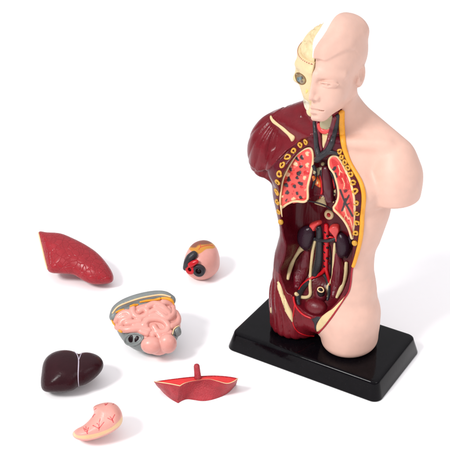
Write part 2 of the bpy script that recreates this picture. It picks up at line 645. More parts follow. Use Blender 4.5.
ORG = (0, 0, BH)
torso = empty('torso_model', (BX, BY, BH), YAW, 'half dissected human torso, pink skin beside maroon muscle, standing on a black base', 'anatomy model')

V, Q = field_mesh(skin, (-0.3, -6, 1.5), (8.6, 4.6, 35), 0.064)
link('skin_side', V, Q, M['skin'], torso, ORG)


def muscle_cols(V):
    c = np.repeat(np.array([MUSC]), len(V), 0)
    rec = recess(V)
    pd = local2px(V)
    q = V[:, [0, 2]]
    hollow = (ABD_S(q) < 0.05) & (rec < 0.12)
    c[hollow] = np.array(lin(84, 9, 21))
    y0 = yfront(V[:, 0], V[:, 2])
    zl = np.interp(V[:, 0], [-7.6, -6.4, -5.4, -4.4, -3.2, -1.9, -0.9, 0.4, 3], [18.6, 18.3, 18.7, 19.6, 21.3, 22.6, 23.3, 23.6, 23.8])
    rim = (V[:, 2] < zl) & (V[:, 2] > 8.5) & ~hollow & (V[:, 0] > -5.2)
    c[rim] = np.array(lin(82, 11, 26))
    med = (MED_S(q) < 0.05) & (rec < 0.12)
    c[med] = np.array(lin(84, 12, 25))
    return c


V, Q = field_mesh(muscle, (-8.6, -5, 1.5), (5.2, 4.6, 27.6), 0.085)
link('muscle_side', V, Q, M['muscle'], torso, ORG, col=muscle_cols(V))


# ------------------------------------------------------------------ surface tools (f = field, hit = ray marcher in that field's frame)
def whit(px, f, cap_t=0):
    o, d = rays(px)
    return march(o, d, f, 85, 150, cap_t=cap_t)


def resample(line, step, closed):
    L = np.concatenate([line, line[:1]]) if closed else line
    s = np.concatenate([[0], np.cumsum(np.linalg.norm(np.diff(L, axis=0), axis=1))])
    n = max(int(round(s[-1] / step)), 3)
    t = np.linspace(0, s[-1], n + 1)
    if closed:
        t = t[:-1]
    return np.stack([np.interp(t, s, L[:, a]) for a in range(L.shape[1])], -1)


def decal(name, poly, f, mat, parent, lift=0.12, step=0.9, skirt=0.16, hit=lhit, origin=None, colf=None, n=4, edge=1.6, label=None, relief=None):
    """a solid inlay that follows the surface: domed face with a skirt sunk into the body"""
    B = resample(smooth_line(poly, n, True) if n > 1 else np.asarray(poly, float), step, True)
    lo, hi = B.min(0), B.max(0)
    X, Y = np.meshgrid(np.arange(lo[0], hi[0], step), np.arange(lo[1], hi[1], step), indexing='ij')
    G = np.stack([X.ravel(), Y.ravel()], -1)
    G = G + rng.uniform(-0.12, 0.12, G.shape) * step
    G = G[seg_dist(G, B) < -step * 0.6]
    P = np.concatenate([B, G])
    vs, _, faces, *_ = delaunay_2d_cdt([Vector(q) for q in P], [], [list(range(len(B)))], 1, 1e-6)
    px = np.array([(v.x, v.y) for v in vs])
    d = np.maximum(-seg_dist(px, B), 0)
    H = hit(px, f, 0.7 if np.ptp(px, axis=0).max() < 16 else 0)
    N = grad(f, H)
    off = -0.02 + (lift + 0.02) * np.sqrt(np.clip(d / edge, 0, 1))
    if relief is not None:
        off = off + relief(px)
    V = H + N * off[:, None]
    faces = [list(q) for q in faces]
    # orientation
    a, b, c = V[faces[0][0]], V[faces[0][1]], V[faces[0][2]]
    if np.dot(np.cross(b - a, c - a), N[faces[0][0]]) < 0:
        faces = [q[::-1] for q in faces]
    bd = {}
    for q in faces:
        for i in range(3):
            e = (q[i], q[(i + 1) % 3])
            if (e[1], e[0]) in bd:
                del bd[(e[1], e[0])]
            else:
                bd[e] = 1
    base = len(V)
    idx = {}
    extra = []
    for e in bd:
        for v in e:
            if v not in idx:
                idx[v] = base + len(extra)
                extra.append(V[v] - N[v] * skirt)
    for a_, b_ in bd:
        faces.append([b_, a_, idx[a_], idx[b_]])
    V2 = np.concatenate([V, np.array(extra)]) if extra else V
    col = None
    if colf is not None:
        c0 = colf(px)
        inv = {v: k for k, v in idx.items()}
        c1 = np.array([c0[inv[base + k]] for k in range(len(extra))]) if extra else np.zeros((0, 3))
        col = np.concatenate([c0, c1])
    return link(name, V2, faces, mat, parent, ORG if origin is None else origin, col=col, label=label)


def tube3(name, P, r, mat, parent, origin=(0, 0, 0), closed=False, sides=10, flat=None, N=None, label=None, geo=False):
    P = np.asarray(P, float)
    n = len(P)
    r = np.interp(np.linspace(0, 1, n), np.linspace(0, 1, len(np.atleast_1d(r))), np.atleast_1d(r)) if np.ndim(r) else np.full(n, float(r))
    T = np.roll(P, -1, 0) - np.roll(P, 1, 0) if closed else np.gradient(P, axis=0)
    T /= np.linalg.norm(T, axis=1, keepdims=True) + 1e-9
    if N is None:
        N = np.repeat(np.array([[0.21, -0.53, 0.82]]), n, 0)
    A = np.cross(T, N)
    A /= np.linalg.norm(A, axis=1, keepdims=True) + 1e-9
    Bn = np.cross(A, T)
    fl = 1.0 if flat is None else flat
    V, Q = [], []
    ringn = []
    rows = []
    if not closed:      # rounded ends
        rows += [(0, -0.8, 0.35), (0, -0.5, 0.8)]
    rows += [(i, 0, 1) for i in range(n)]
    if not closed:
        rows += [(n - 1, 0.5, 0.8), (n - 1, 0.8, 0.35)]
    for i, sh, sc in rows:
        for k in range(sides):
            a = 2 * math.pi * k / sides
            V.append(P[i] + T[i] * sh * r[i] * fl + sc * r[i] * (A[i] * math.cos(a) + Bn[i] * math.sin(a) * fl))
    m = len(rows)
    for i in range(m if closed else m - 1):
        j = (i + 1) % m
        for k in range(sides):
            l = (k + 1) % sides
            Q.append([i * sides + k, i * sides + l, j * sides + l, j * sides + k])
    if not closed:
        Q.append(list(range(sides))[::-1])
        Q.append([(m - 1) * sides + k for k in range(sides)])
    if geo:
        return np.array(V), Q
    return link(name, V, Q, mat, parent, origin, label=label)


def tube(name, px, r, f, mat, parent, sink=0.42, closed=False, flat=0.85, step=1.2, hit=lhit, origin=None, label=None, relax=3):
    L = resample(smooth_line(px, 6, closed), step, closed)
    H = hit(L, f)
    N = grad(f, H, 0.08)
    for _ in range(relax):
        if closed:
            H = (np.roll(H, 1, 0) + 2 * H + np.roll(H, -1, 0)) / 4
            N = (np.roll(N, 1, 0) + 2 * N + np.roll(N, -1, 0)) / 4
        else:
            H[1:-1] = (H[:-2] + 2 * H[1:-1] + H[2:]) / 4
            N[1:-1] = (N[:-2] + 2 * N[1:-1] + N[2:]) / 4
    N /= np.linalg.norm(N, axis=1, keepdims=True) + 1e-9
    rm = float(np.mean(r)) * (1 if flat is None else flat)
    return tube3(name, H + N * rm * (1 - 2 * sink), r, mat, parent, ORG if origin is None else origin, closed, 10, flat, N, label)


def merge(parts):
    V, Q, b = [], [], 0
    for v, q in parts:
        V.append(np.asarray(v))
        Q += [[i + b for i in f] for f in q]
        b += len(v)
    return np.concatenate(V), Q


def paint(px, base, layers):
    c = np.repeat(np.array([base], float), len(px), 0)
    for kind, geom, rad, colr in layers:
        if kind == 'dot':
            g = np.asarray(geom, float)
            q_ = (g[0] * 12.9 + g[1] * 7.3) % 1.6 - 0.8
            rx_, ry_ = px[:, 0] - g[0], px[:, 1] - g[1]
            rx_, ry_ = rx_ * math.cos(q_) - ry_ * math.sin(q_), rx_ * math.sin(q_) + ry_ * math.cos(q_)
            ang = np.arctan2(px[:, 1] - g[1], px[:, 0] - g[0])
            d = np.hypot(rx_ / rad[0], ry_ / rad[1])
            w = 1 - sstep(0.8, 1.1, d + 0.17 * np.sin(ang + 7 * g[0]) + 0.17 * np.sin(2 * ang + 5 * g[1]) + 0.12 * np.sin(3 * ang + 3 * g[0]) + 0.07 * np.sin(5 * ang + g[0]))
        elif kind == 'line':
            d = seg_dist(px, smooth_line(geom, 4), False)
            w = 1 - sstep(rad * 0.6, rad * 1.3, d)
        else:
            d = seg_dist(px, smooth_line(geom, 3, True))
            w = 1 - sstep(-rad, rad, d)
        c = c * (1 - w[:, None]) + np.array(colr)[None] * w[:, None]
    return c


def blob(name, px, r, f, mat, parent, sink=0.3, tilt=0.0, label=None, shape=None, hit_px=None):
    """ellipsoidal lump (radii in x, depth, z) resting on the surface"""
    H = lhit(np.array([px], float), f)[0]
    c, s = math.cos(tilt), math.sin(tilt)
    V, Q = [], []
    nu, nv = 20, 13
    for i in range(nv):
        th = math.pi * (i + 0.5) / nv
        for j in range(nu):
            ph = 2 * math.pi * j / nu
            q = np.array([math.sin(th) * math.cos(ph), math.sin(th) * math.sin(ph), math.cos(th)])
            if shape == 'bean':
                q[0] += 0.28 * (q[2] ** 2) - 0.1
            if shape == 'bean_mirror':
                q[0] -= 0.28 * (q[2] ** 2) - 0.1
            if shape == 'pear':
                k = 1 - 0.35 * q[2]
                q[0] *= k
                q[1] *= k
            q = q * np.array(r)
            V.append([c * q[0] + s * q[2], q[1], -s * q[0] + c * q[2]])
    for i in range(nv - 1):
        for j in range(nu):
            k = (j + 1) % nu
            Q.append([i * nu + j, (i + 1) * nu + j, (i + 1) * nu + k, i * nu + k])
    Q.append([j for j in range(nu)])
    Q.append([(nv - 1) * nu + j for j in range(nu)][::-1])
    V = np.array(V) + H + np.array([0, -r[1] * (1 - 2 * sink), 0])
    return link(name, V, Q, mat, parent, ORG, label=label)


# ------------------------------------------------------------------ head, open half
def skull(p):
    return smax(skull_plain(p), p[:, 0] + 0.03, 0.02)


def skull_ring(p):
    return ell(p, (0, -1.15, 30.1), (2.78, 3.28, 2.6))


def skull_plain(p):
    f = skull_ring(p)
    f = smin(f, ell(p, (0, -2.45, 28.4), (1.95, 2.25, 2.4)), 0.4)
    f = smin(f, ell(p, (-1.85, -2.9, 28.5), (0.62, 0.95, 0.42)), 0.35)
    f = smin(f, cap(p, (-1.95, -3.2, 29.7), (-2.1, -2.75, 28.7), 0.32, 0.32), 0.35)
    f = smin(f, cap(p, (-1.55, -1.6, 27.2), (-0.2, -3.95, 26.25), 0.5, 0.5), 0.3)
    f = smin(f, cap(p, (-0.3, -4.28, 29.85), (-1.9, -3.4, 29.75), 0.26, 0.2), 0.4)
    f = smax(f, -ell(p, (-1.5, -3.4, 27.45), (0.45, 0.8, 0.5)), 0.2)
    return smax(f, p[:, 2] - SAW - 0.14 * (p[:, 1] + 4.4), 0.06)


SAW = 30.52


def brain(p):
    q = p.copy()
    wv = np.sin(q[:, 0] * 4.2 + 1.8 * np.sin(q[:, 1] * 2.1 + q[:, 2])) * np.sin(q[:, 1] * 3.6 + 1.6 * np.sin(q[:, 2] * 2.6 + 1.5 * q[:, 0]))
    f = ell(p, (0, -1.2, 30.25), (2.48, 3.08, 2.55)) - 0.17 * sstep(-0.35, -1.0, p[:, 0]) * sstep(30.5, 31.1, p[:, 2]) * (np.minimum(np.abs(wv) * 2.2, 1.0) ** 0.7) + 0.06
    f = np.maximum(f, p[:, 0] + 0.12)
    return np.maximum(f, 30.4 - p[:, 2])


def edge_slab(p):
    f = total(p) - 0.012
    f = smax(f, np.abs(p[:, 0] + 0.02) - (0.04 + 0.26 * sstep(31.5, 32.7, p[:, 2])), 0.03)
    return np.maximum(f, 31.06 - p[:, 2])


V, Q = field_mesh(skull, (-3.2, -5.6, 25.2), (0.1, 2.6, 31.6), 0.07)
sk = link('skull_side', V, Q, M['skull'], torso, ORG)
V, Q = field_mesh(brain, (-3, -5, 30.2), (0, 2.4, 33), 0.07)
br = link('brain', V, Q, M['skull'], torso, ORG)
V, Q = field_mesh(edge_slab, (-0.8, -5.4, 30.4), (0.6, 3.0, 34), 0.05)
link('skull_edge', V, Q, M['white'], torso, ORG, sharp=40)
# dashed saw line round the skull
th = np.linspace(0.05, 1.5, 160)
dr = np.stack([-np.sin(th), -np.cos(th), 0 * th], -1)
lo_, hi_ = np.full(160, 0.5), np.full(160, 5.0)
for _ in range(30):
    md = (lo_ + hi_) / 2
    Pm = np.array([0, -1.15, 0]) + dr * md[:, None]
    Pm[:, 2] = SAW - 0.06 + 0.14 * (Pm[:, 1] + 4.4)
    ins = np.minimum(skull_plain(Pm), brain(Pm)) < 0.03
    lo_, hi_ = np.where(ins, md, lo_), np.where(ins, hi_, md)
V, Q = tube3('', Pm, 0.042, None, None, geo=True, sides=8)
sc_ = np.repeat(np.concatenate([[0, 0], np.arange(160), [159, 159]]), 8)
col = np.where(((sc_ // 4) % 2 == 0)[:, None], np.array([lin(168, 88, 72)]), np.array([lin(208, 187, 145)]))
link('saw_line', V, Q, M['vcol'], sk, ORG, col=col)
# eyeball, teeth


def uv_sphere(c, r, nu=24, nv=16):
    V, Q = [], []
    for i in range(nv):
        th = math.pi * (i + 0.5) / nv
        for j in range(nu):
            ph = 2 * math.pi * j / nu
            V.append(np.asarray(c) + np.asarray(r) * np.array([math.sin(th) * math.cos(ph), math.sin(th) * math.sin(ph), math.cos(th)]))
    for i in range(nv - 1):
        for j in range(nu):
            k = (j + 1) % nu
            Q.append([i * nu + j, (i + 1) * nu + j, (i + 1) * nu + k, i * nu + k])
    Q.append(list(range(nu)))
    Q.append([(nv - 1) * nu + j for j in range(nu)][::-1])
    return np.array(V), Q


orb = [(295.6, 73.6), (299, 73), (303.4, 75.6), (306, 80), (304.8, 83.6), (301, 84.4), (297.6, 82), (295.8, 78)]
el = [('dot', (299.4, 79), (2.5, 2.9), lin(92, 118, 124)), ('dot', (298.9, 79.6), (1.0, 1.1), lin(40, 62, 76)), ('line', [(302.2, 76.5), (302.8, 79), (302.2, 82)], 0.6, lin(74, 58, 50)),
      ('dot', (303.8, 80), (1.1, 1.4), lin(150, 132, 92))]
decal('eyeball', orb, skull_plain, M['vcol'], sk, lift=0.03, step=0.5, edge=3.5, relief=lambda px: 0.07 * (1 - sstep(1.0, 3.6, np.hypot(px[:, 0] - 299.8, px[:, 1] - 79))), colf=lambda px: paint(px, lin(128, 108, 78), el))
tube('orbit_rim', orb, 0.05, skull_plain, material('orbit_brown', lin(120, 88, 50), 0.45, 0.3), sk, closed=True, relax=2)
decal('teeth', [(303.2, 98.5), (306, 99.5), (309.6, 103), (309.8, 108), (308, 111), (305.2, 109), (303.4, 104)], skull, material('teeth_white', lin(200, 190, 170), 0.35, 0.4), sk, lift=0.06)
decal('nasal_cavity', [(305.2, 90.5), (307.3, 88.6), (308.5, 91), (307, 93.6), (305.6, 94)], skull, material('nasal_yellow', lin(214, 196, 116), 0.4, 0.4), sk, lift=0.05)

# ------------------------------------------------------------------ chest wall and lungs
lung_floor = lambda p: np.maximum(smax(musc_solid(p), -smax(THO_S(p[:, [0, 2]]), p[:, 1] - (yfront(p[:, 0], p[:, 2]) + 0.35), 0.1), 0.1), p[:, 0] - xb(p) + 0.02)
LP, LR_, LD, LW = lin(212, 74, 66), lin(188, 32, 34), lin(40, 32, 36), lin(226, 176, 140)
z2 = lambda u, v: (270 + u / 6.43, 140 + v / 6.43)
lay = []
for u, v, a, b in ((238, 212, 2.6, 2.4), (105, 290, 2, 2.2), (150, 290, 1.5, 2), (110, 262, 1.8, 1.6), (210, 300, 1.6, 1.6)):
    lay.append(('dot', z2(u, v), (a, b), LR_))
for u, v, a in ((245, 88, 2.1), (168, 155, 2.2), (245, 160, 2.0), (120, 217, 2.2), (228, 240, 1.9), (155, 375, 2.0), (85, 360, 1.3)):
    lay.append(('dot', z2(u, v), (a, a), LW))
for u, v, a, b in ((180, 122, 1.6, 2.4), (208, 113, 2.0, 2.2), (138, 187, 1.5, 2.2), (203, 172, 1.5, 2.2), (192, 215, 2.4, 2.8), (130, 250, 2.1, 2.6),
                   (113, 285, 1.8, 2.7), (165, 293, 1.5, 2.7), (205, 277, 2.6, 2.1), (115, 335, 1.9, 2.4), (178, 337, 1.3, 2.2), (112, 385, 1.0, 1.6), (205, 365, 1.6, 2.2), (182, 240, 2.2, 1.6)):
    lay.append(('dot', z2(u, v), (a, b), LD))
for k_ in range(26):
    u, v = rng.uniform(283, 311), rng.uniform(152, 204)
    lay.insert(0, ('dot', (u, v), tuple(rng.uniform(0.5, 1.5, 2)), [lin(226, 104, 92), lin(196, 48, 46), lin(232, 128, 108), lin(176, 40, 44)][k_ % 4]))
LL = [(309, 148), (303.4, 150), (295, 157), (288, 168), (283, 179), (281, 191.3), (280.2, 202), (281.7, 208), (287, 204), (295, 201.3), (307, 200.8),
      (307.8, 186.7), (310.8, 174), (313, 161.8), (313, 154), (311.5, 149)]
bump_l = lambda lays: (lambda px: 0.05 * sum((1 - sstep(0.6, 1.2, np.hypot((px[:, 0] - g[0]) / r[0], (px[:, 1] - g[1]) / r[1]))) for k_, g, r, c_ in lays if k_ == 'dot'))
lung1 = decal('lung_section', LL, lung_floor, M['vcol'], torso, lift=0.1, step=0.55, skirt=0.14, colf=lambda px: paint(px, LP, lay), relief=bump_l(lay),
              label='open lung section with dark and pale spots')
tube('rim_line', LL, 0.11, lung_floor, M['cream'], lung1, closed=True)
tube('rim_line', [(281.2, 206), (281.4, 211), (282.2, 216.5)], (0.12, 0.05), musc_solid, M['cream'], lung1)
z3 = lambda u, v: (305 + u / 6.43, 150 + v / 6.43)
LRP = [(333.8, 155.4), (329.7, 158.5), (328.9, 163), (329.9, 168), (334, 173.3), (337, 182.7), (338.6, 191), (338.4, 198), (336, 204.4), (333.2, 208.5),
       (338.9, 214.6), (345, 222), (349.5, 231), (352.2, 239.5), (354.2, 226), (354.7, 212), (353.8, 196.7), (350, 181), (344, 167), (338.4, 157.8)]
lay2 = [('poly', [z3(170, 60), z3(205, 70), z3(240, 140), z3(250, 210), z3(225, 200), z3(190, 130)], 0.6, LR_),
        ('poly', [z3(250, 150), z3(280, 180), z3(290, 250), z3(262, 240)], 0.6, LR_),
        ('poly', [z3(215, 290), z3(245, 330), z3(235, 400), z3(212, 370)], 0.6, LR_),
        ('poly', [z3(290, 290), z3(305, 330), z3(308, 380), z3(285, 340)], 0.6, LR_),
        ('line', [z3(215, 100), z3(225, 130), z3(222, 160)], 0.5, LW), ('line', [z3(225, 130), z3(240, 145)], 0.4, LW),
        ('line', [z3(240, 180), z3(255, 215), z3(250, 245)], 0.4, LW), ('line', [z3(255, 370), z3(265, 410), z3(280, 440)], 0.6, LW),
        ('line', [z3(285, 430), z3(300, 470), z3(310, 520)], 0.5, LW), ('line', [z3(265, 410), z3(250, 440)], 0.4, LW),
        ('line', [z3(228, 255), z3(245, 300), z3(262, 340), z3(285, 380), z3(305, 420)], 1.15, LD),
        ('line', [z3(285, 290), z3(262, 330), z3(240, 385)], 1.05, LD), ('line', [z3(262, 310), z3(250, 345)], 0.8, LD),
        ('line', [z3(268, 350), z3(285, 340)], 0.7, LD),
        ('dot', z3(260, 262), (1.7, 2.2), lin(90, 30, 34)), ('dot', z3(185, 125), (1.6, 3.4), LD), ('dot', z3(200, 160), (1.5, 3.0), LD)]
for k_ in range(22):
    u, v = rng.uniform(331, 354), rng.uniform(158, 234)
    lay2.insert(0, ('dot', (u, v), tuple(rng.uniform(0.5, 1.8, 2)), [lin(226, 104, 92), lin(190, 40, 42), lin(232, 128, 108), lin(176, 34, 40)][k_ % 4]))
lung2 = decal('lung_section', LRP, lung_floor, M['vcol'], torso, lift=0.1, step=0.55, skirt=0.14, colf=lambda px: paint(px, LP, lay2),
              label='narrow curved lung section with branching dark vessels')
tube('rim_line', LRP, 0.11, lung_floor, M['cream'], lung2, closed=True)

# cut rib ends: open yellow rings
ribs = [(305.8, 142), (300.3, 145), (293.8, 150.8), (287.6, 157), (282.4, 165), (279.4, 174), (277.6, 182.2), (277.0, 192), (277.4, 202), (278.8, 212),
        (339.6, 151.4), (341.6, 157), (344.8, 162.4), (347.9, 168), (350.6, 174.5), (352.9, 182.7), (355, 191.2), (356.2, 203), (356.9, 213.4), (357.0, 223), (355.5, 233)]
wall_f = lambda p: np.maximum(musc_solid(p), p[:, 0] - xb(p) + 0.02)
for i, q in enumerate(ribs):
    H = lhit(np.array([q]), wall_f)
    N = grad(wall_f, H, 0.1)[0]
    a = np.cross(N, (0.2, 0, 1.0))
    a /= np.linalg.norm(a)
    b = np.cross(a, N)
    rr = (0.21 if i < 10 else 0.16) * rng.uniform(0.85, 1.15)
    ex, ey = rng.uniform(0.85, 1.15, 2)
    a0 = i * 1.9
    arc = [H[0] + N * 0.02 + rr * (1 + 0.12 * math.sin(2 * t + i) + 0.08 * math.sin(3 * t + 2 * i)) * (a * ex * math.cos(t) + b * ey * math.sin(t)) for t in np.linspace(a0, a0 + rng.uniform(4.9, 5.9), 16)]
    tube3('rib_end', arc, 0.075 + 0.03 * np.abs(np.sin(np.arange(16) * 0.7 + i)), M['rib'], torso, ORG, N=np.repeat(N[None], 16, 0), sides=8)
for q in ((280.7, 222), (354.6, 243)):
    H = lhit(np.array([q]), wall_f)[0]
    V, Q = uv_sphere(H, (0.26, 0.2, 0.28), 16, 10)
    link('rib_tip', V, Q, M['rib'], torso, ORG)

# fat layer along the skin edge, red seam below it
i_end = int(np.argmin(np.abs(edge_px[:, 1] - 267)))
both = lambda p: np.minimum(body(p), musc_solid(p))
tube('fat_layer', edge_px[:i_end:2], (0.27, 0.24, 0.17, 0.19, 0.2, 0.2, 0.17), both, M['yellow'], torso, sink=0.35, flat=0.8)
tube('skin_seam', edge_px[i_end - 1::2], 0.08, both, material('seam_red', lin(150, 24, 40), 0.35, 0.4), torso, sink=0.4)

# ------------------------------------------------------------------ neck and clavicle
cl = tube('clavicle', [(270.7, 116.4), (272.6, 120.5), (277, 124), (282, 127.8), (287.5, 132.5), (293.5, 138.5)], (0.12, 0.18, 0.15, 0.2, 0.21, 0.34), wall_f, M['bone'], torso, sink=0.4, flat=0.6)
decal('trachea', [(323, 117), (331, 115), (333, 119), (330.5, 131), (322, 131), (319.5, 124)], muscle, M['olive'], torso, lift=0.16)
decal('trachea', [(322.5, 132), (329, 132), (327.6, 140), (324.6, 148), (322.5, 147), (322, 139)], muscle, M['bone'], torso, lift=0.12)
tube('thyroid', [(318.8, 124), (320.5, 129), (324.5, 131.5), (329, 130.5), (330.5, 128)], (0.16, 0.24, 0.26, 0.22, 0.14), muscle, M['coral'], torso)
CAROT = material('carotid_maroon', lin(104, 14, 36), 0.33, 0.5)
tube('carotid_artery', [(334.5, 117), (332, 129), (328.6, 141), (324.8, 150)], (0.24, 0.24, 0.2, 0.14), muscle, CAROT, torso)
tube('carotid_artery', [(317.6, 122), (319, 135), (321.5, 150)], (0.14, 0.16, 0.12), muscle, CAROT, torso)
tube('jugular_vein', [(337.6, 115), (336.6, 123), (334.2, 134), (331.2, 145), (326.5, 152), (320.5, 156.5), (316.5, 160)], (0.2, 0.22, 0.22, 0.23, 0.27, 0.3, 0.28), lung_floor, M['grey'], torso)
tube('jugular_vein', [(314.6, 122), (315.4, 132), (316.2, 142), (317.5, 151), (319, 157)], (0.17, 0.2, 0.2, 0.24, 0.26), lung_floor, M['grey'], torso)
tube('jugular_vein', [(326, 153), (331, 152), (337.5, 153.5)], (0.22, 0.2, 0.13), lung_floor, M['grey'], torso)

# ------------------------------------------------------------------ space between the lungs
tube('aortic_trunk', [(326.5, 168), (327.8, 178), (329, 190), (330.2, 199)], (0.38, 0.5, 0.52, 0.4), muscle, material('trunk_maroon', lin(74, 14, 28), 0.3, 0.5), torso, sink=0.3)
tube('pulmonary_artery', [(332.6, 173), (334, 180), (334, 188)], (0.14, 0.2, 0.12), muscle, M['red'], torso)
tube('pulmonary_vein', [(322, 171), (323.4, 177), (324.6, 184), (325, 189)], (0.24, 0.22, 0.2, 0.14), muscle, M['grey'], torso)
tube('pulmonary_vein', [(313.4, 166), (315.2, 172), (314.2, 180), (311.8, 188)], (0.16, 0.2, 0.18, 0.1), muscle, M['grey'], torso)
tube('pulmonary_artery', [(320.4, 176), (322.4, 184), (322, 192), (319.5, 198)], (0.1, 0.14, 0.12, 0.07), muscle, M['red'], torso)
tube('bronchial_vessel', [(326.5, 170), (331, 172), (334.4, 178), (336, 186)], (0.12, 0.13, 0.11, 0.07), muscle, M['grey'], torso, sink=-0.2)
tube('bronchial_vessel', [(331.4, 181), (332.6, 188), (332.2, 196), (334, 202)], (0.09, 0.11, 0.1, 0.06), muscle, M['cream'], torso, sink=-0.1)
decal('bronchus', [(313, 171), (316.5, 168), (322.5, 166.8), (328.3, 169.6), (327.3, 172.3), (322.5, 171.8), (318.5, 175.5), (314.5, 175.5)], muscle, M['olive'], torso, lift=0.16)
OR = lin(214, 110, 40)
hil = [('dot', (314.6, 179), (1.2, 1.3), lin(230, 200, 150)), ('dot', (317.6, 182.5), (1.1, 1.2), lin(230, 200, 150)), ('dot', (314.5, 182), (0.8, 0.8), LD),
       ('dot', (316.8, 178.6), (1.4, 1.2), lin(196, 40, 30)), ('dot', (318.6, 185), (1.3, 1.2), lin(196, 40, 30))]
decal('lung_root', [(312.3, 177), (315.5, 174.8), (318.8, 177.5), (321.4, 184.5), (320.4, 187.8), (316.5, 186), (313.4, 183)], muscle, M['vcol'], torso, lift=0.14, step=0.6, colf=lambda px: paint(px, OR, hil))
hil2 = [('dot', (334.6, 193), (0.9, 1.3), LD)]
decal('lung_root', [(332.6, 190.5), (335.6, 189.6), (336.4, 193.5), (334.4, 196.6), (332.8, 195)], muscle, M['vcol'], torso, lift=0.12, step=0.6, colf=lambda px: paint(px, lin(206, 186, 140), hil2))
tube('lymph_node', [(322.6, 163.8), (323.6, 163.9)], 0.19, muscle, M['bone'], torso)
decal('heart_seat', [(313.6, 203.2), (318.5, 199), (323.3, 196), (325.6, 201.5), (326.6, 207.2), (321, 206)], muscle, M['bone'], torso, lift=0.12)
tube('diaphragm_edge', [(308, 201), (314, 202), (320, 203.6), (326, 206), (332, 209.6)], 0.07, lung_floor, M['dark'], torso)

# ------------------------------------------------------------------ abdomen
hi_ring = tube('hiatus_ring', [(326, 213), (328.5, 210.7), (331.8, 212.4), (332.4, 216), (329.8, 218.2), (326.6, 216.6)], 0.17, muscle, M['cream'], torso, closed=True)
tube('gullet', [(328.8, 214.2), (330, 215)], 0.2, muscle, M['red'], hi_ring)
blob('kidney', (307.6, 236.5), (0.84, 0.6, 1.34), muscle, M['purple'], torso, tilt=0.15, shape='bean')
blob('kidney', (343.4, 244.5), (0.74, 0.55, 1.3), muscle, M['purple'], torso, tilt=-0.1, shape='bean_mirror')
decal('adrenal_gland', [(309.4, 224.6), (313.3, 221.7), (320.4, 219.8), (322, 223.3), (318, 226.5), (315, 231.5), (312.2, 227.5)], muscle, M['coral'], torso, lift=0.42)
decal('adrenal_gland', [(329.4, 228.6), (332, 224.3), (338.4, 224), (340.6, 228.5), (338.4, 234.5), (338.2, 240), (335.6, 241.5), (333.8, 236)], muscle, M['coral'], torso, lift=0.45)
tube('vena_cava', [(319.6, 227.5), (320.2, 238), (320, 250), (319, 262), (315.4, 274.5)], (0.3, 0.38, 0.4, 0.46, 0.36), muscle, M['grey'], torso, sink=0.42)
tube('renal_vein', [(319, 239), (315.5, 238), (312.5, 236.5)], (0.18, 0.15, 0.1), muscle, M['grey'], torso, sink=-0.3)
tube('renal_artery', [(326, 237), (332, 236.4), (338, 239)], (0.12, 0.1, 0.08), muscle, M['red'], torso, sink=-0.4)
tube('gonadal_vessel', [(317.5, 246), (316.6, 256), (314.8, 266), (312.6, 276)], 0.06, muscle, M['dark'], torso, sink=-0.2)
tube('gonadal_vessel', [(329.8, 246), (331, 256), (331.2, 266), (330.6, 275)], 0.06, muscle, M['dark'], torso, sink=-0.2)
tube('colon_wall', [(351.5, 231), (350.4, 240), (348.6, 250), (346.4, 257)], (0.12, 0.3, 0.3, 0.14), muscle, M['purple'], torso)
tube('cava_opening', [(318.8, 227.2), (320.2, 226.3), (321.2, 227.4), (320, 228.3)], 0.1, muscle, M['grey'], torso, sink=-2.2, closed=True)
ao = tube('aorta', [(326.9, 225), (327, 240), (326.6, 254), (326.4, 269)], (0.24, 0.28, 0.26, 0.22), muscle, M['red'], torso, sink=0.35)
for q in ((326.6, 231.2), (328.4, 235), (325.8, 243), (328.2, 246.5), (326, 251), (328, 257), (325.6, 259.5), (329.6, 262), (325.5, 265)):
    tube('branch_stub', [q, (q[0] + 0.7, q[1] + 0.5)], 0.11, muscle, M['dark'], ao, sink=-0.7, relax=0)
tube('renal_vein', [(319, 238.5), (325, 239.8), (331, 239), (336.5, 236.5)], (0.2, 0.15, 0.17, 0.12), muscle, M['grey'], torso, sink=-0.6)
tube('iliac_artery', [(326.4, 267.5), (322.5, 272.5), (317, 276), (309.5, 279.5), (303.5, 284), (298.5, 290)], (0.2, 0.17, 0.15, 0.13, 0.11, 0.08), muscle, M['red'], torso, sink=0.1)
tube('iliac_artery', [(326.4, 267.5), (328, 274), (329.2, 279.5), (329.8, 285)], (0.2, 0.16, 0.14, 0.1), muscle, M['red'], torso, sink=0.1)
tube('iliac_vein', [(309, 282), (303.5, 287), (299.5, 293), (297.3, 300), (298.5, 304)], (0.2, 0.25, 0.28, 0.28, 0.18), muscle, M['grey'], torso)
tube('iliac_vein', [(324.5, 275), (327, 279), (328.4, 284), (328.6, 293), (327.5, 300)], (0.18, 0.2, 0.2, 0.2, 0.12), muscle, M['grey'], torso)
tube('ureter', [(315, 241), (313.6, 248), (312.2, 258), (311.2, 268), (310.4, 278), (310.2, 287), (310.8, 293.5), (309, 297), (304.6, 297.8), (299.5, 296.8), (295.4, 294)],
     (0.2, 0.16, 0.16, 0.15, 0.15, 0.15, 0.16, 0.17, 0.17, 0.17, 0.2), muscle, M['bone'], torso, sink=0.3)
tube('ureter', [(335.2, 243), (334.4, 252), (333.8, 262), (333.4, 271), (332.6, 279), (329.2, 283.5), (327.6, 289), (327.2, 297)],
     (0.16, 0.15, 0.15, 0.15, 0.15, 0.17, 0.18, 0.14), muscle, M['bone'], torso, sink=0.3)
PS = material('psoas_maroon', lin(98, 14, 30), 0.3, 0.45, ('fibre', 5, 0.08), var=0.1)
tube('psoas_muscle', [(307, 251), (303.5, 262), (300, 274), (296.8, 287)], (0.3, 0.78, 0.8, 0.3), muscle, PS, torso, sink=0.5)
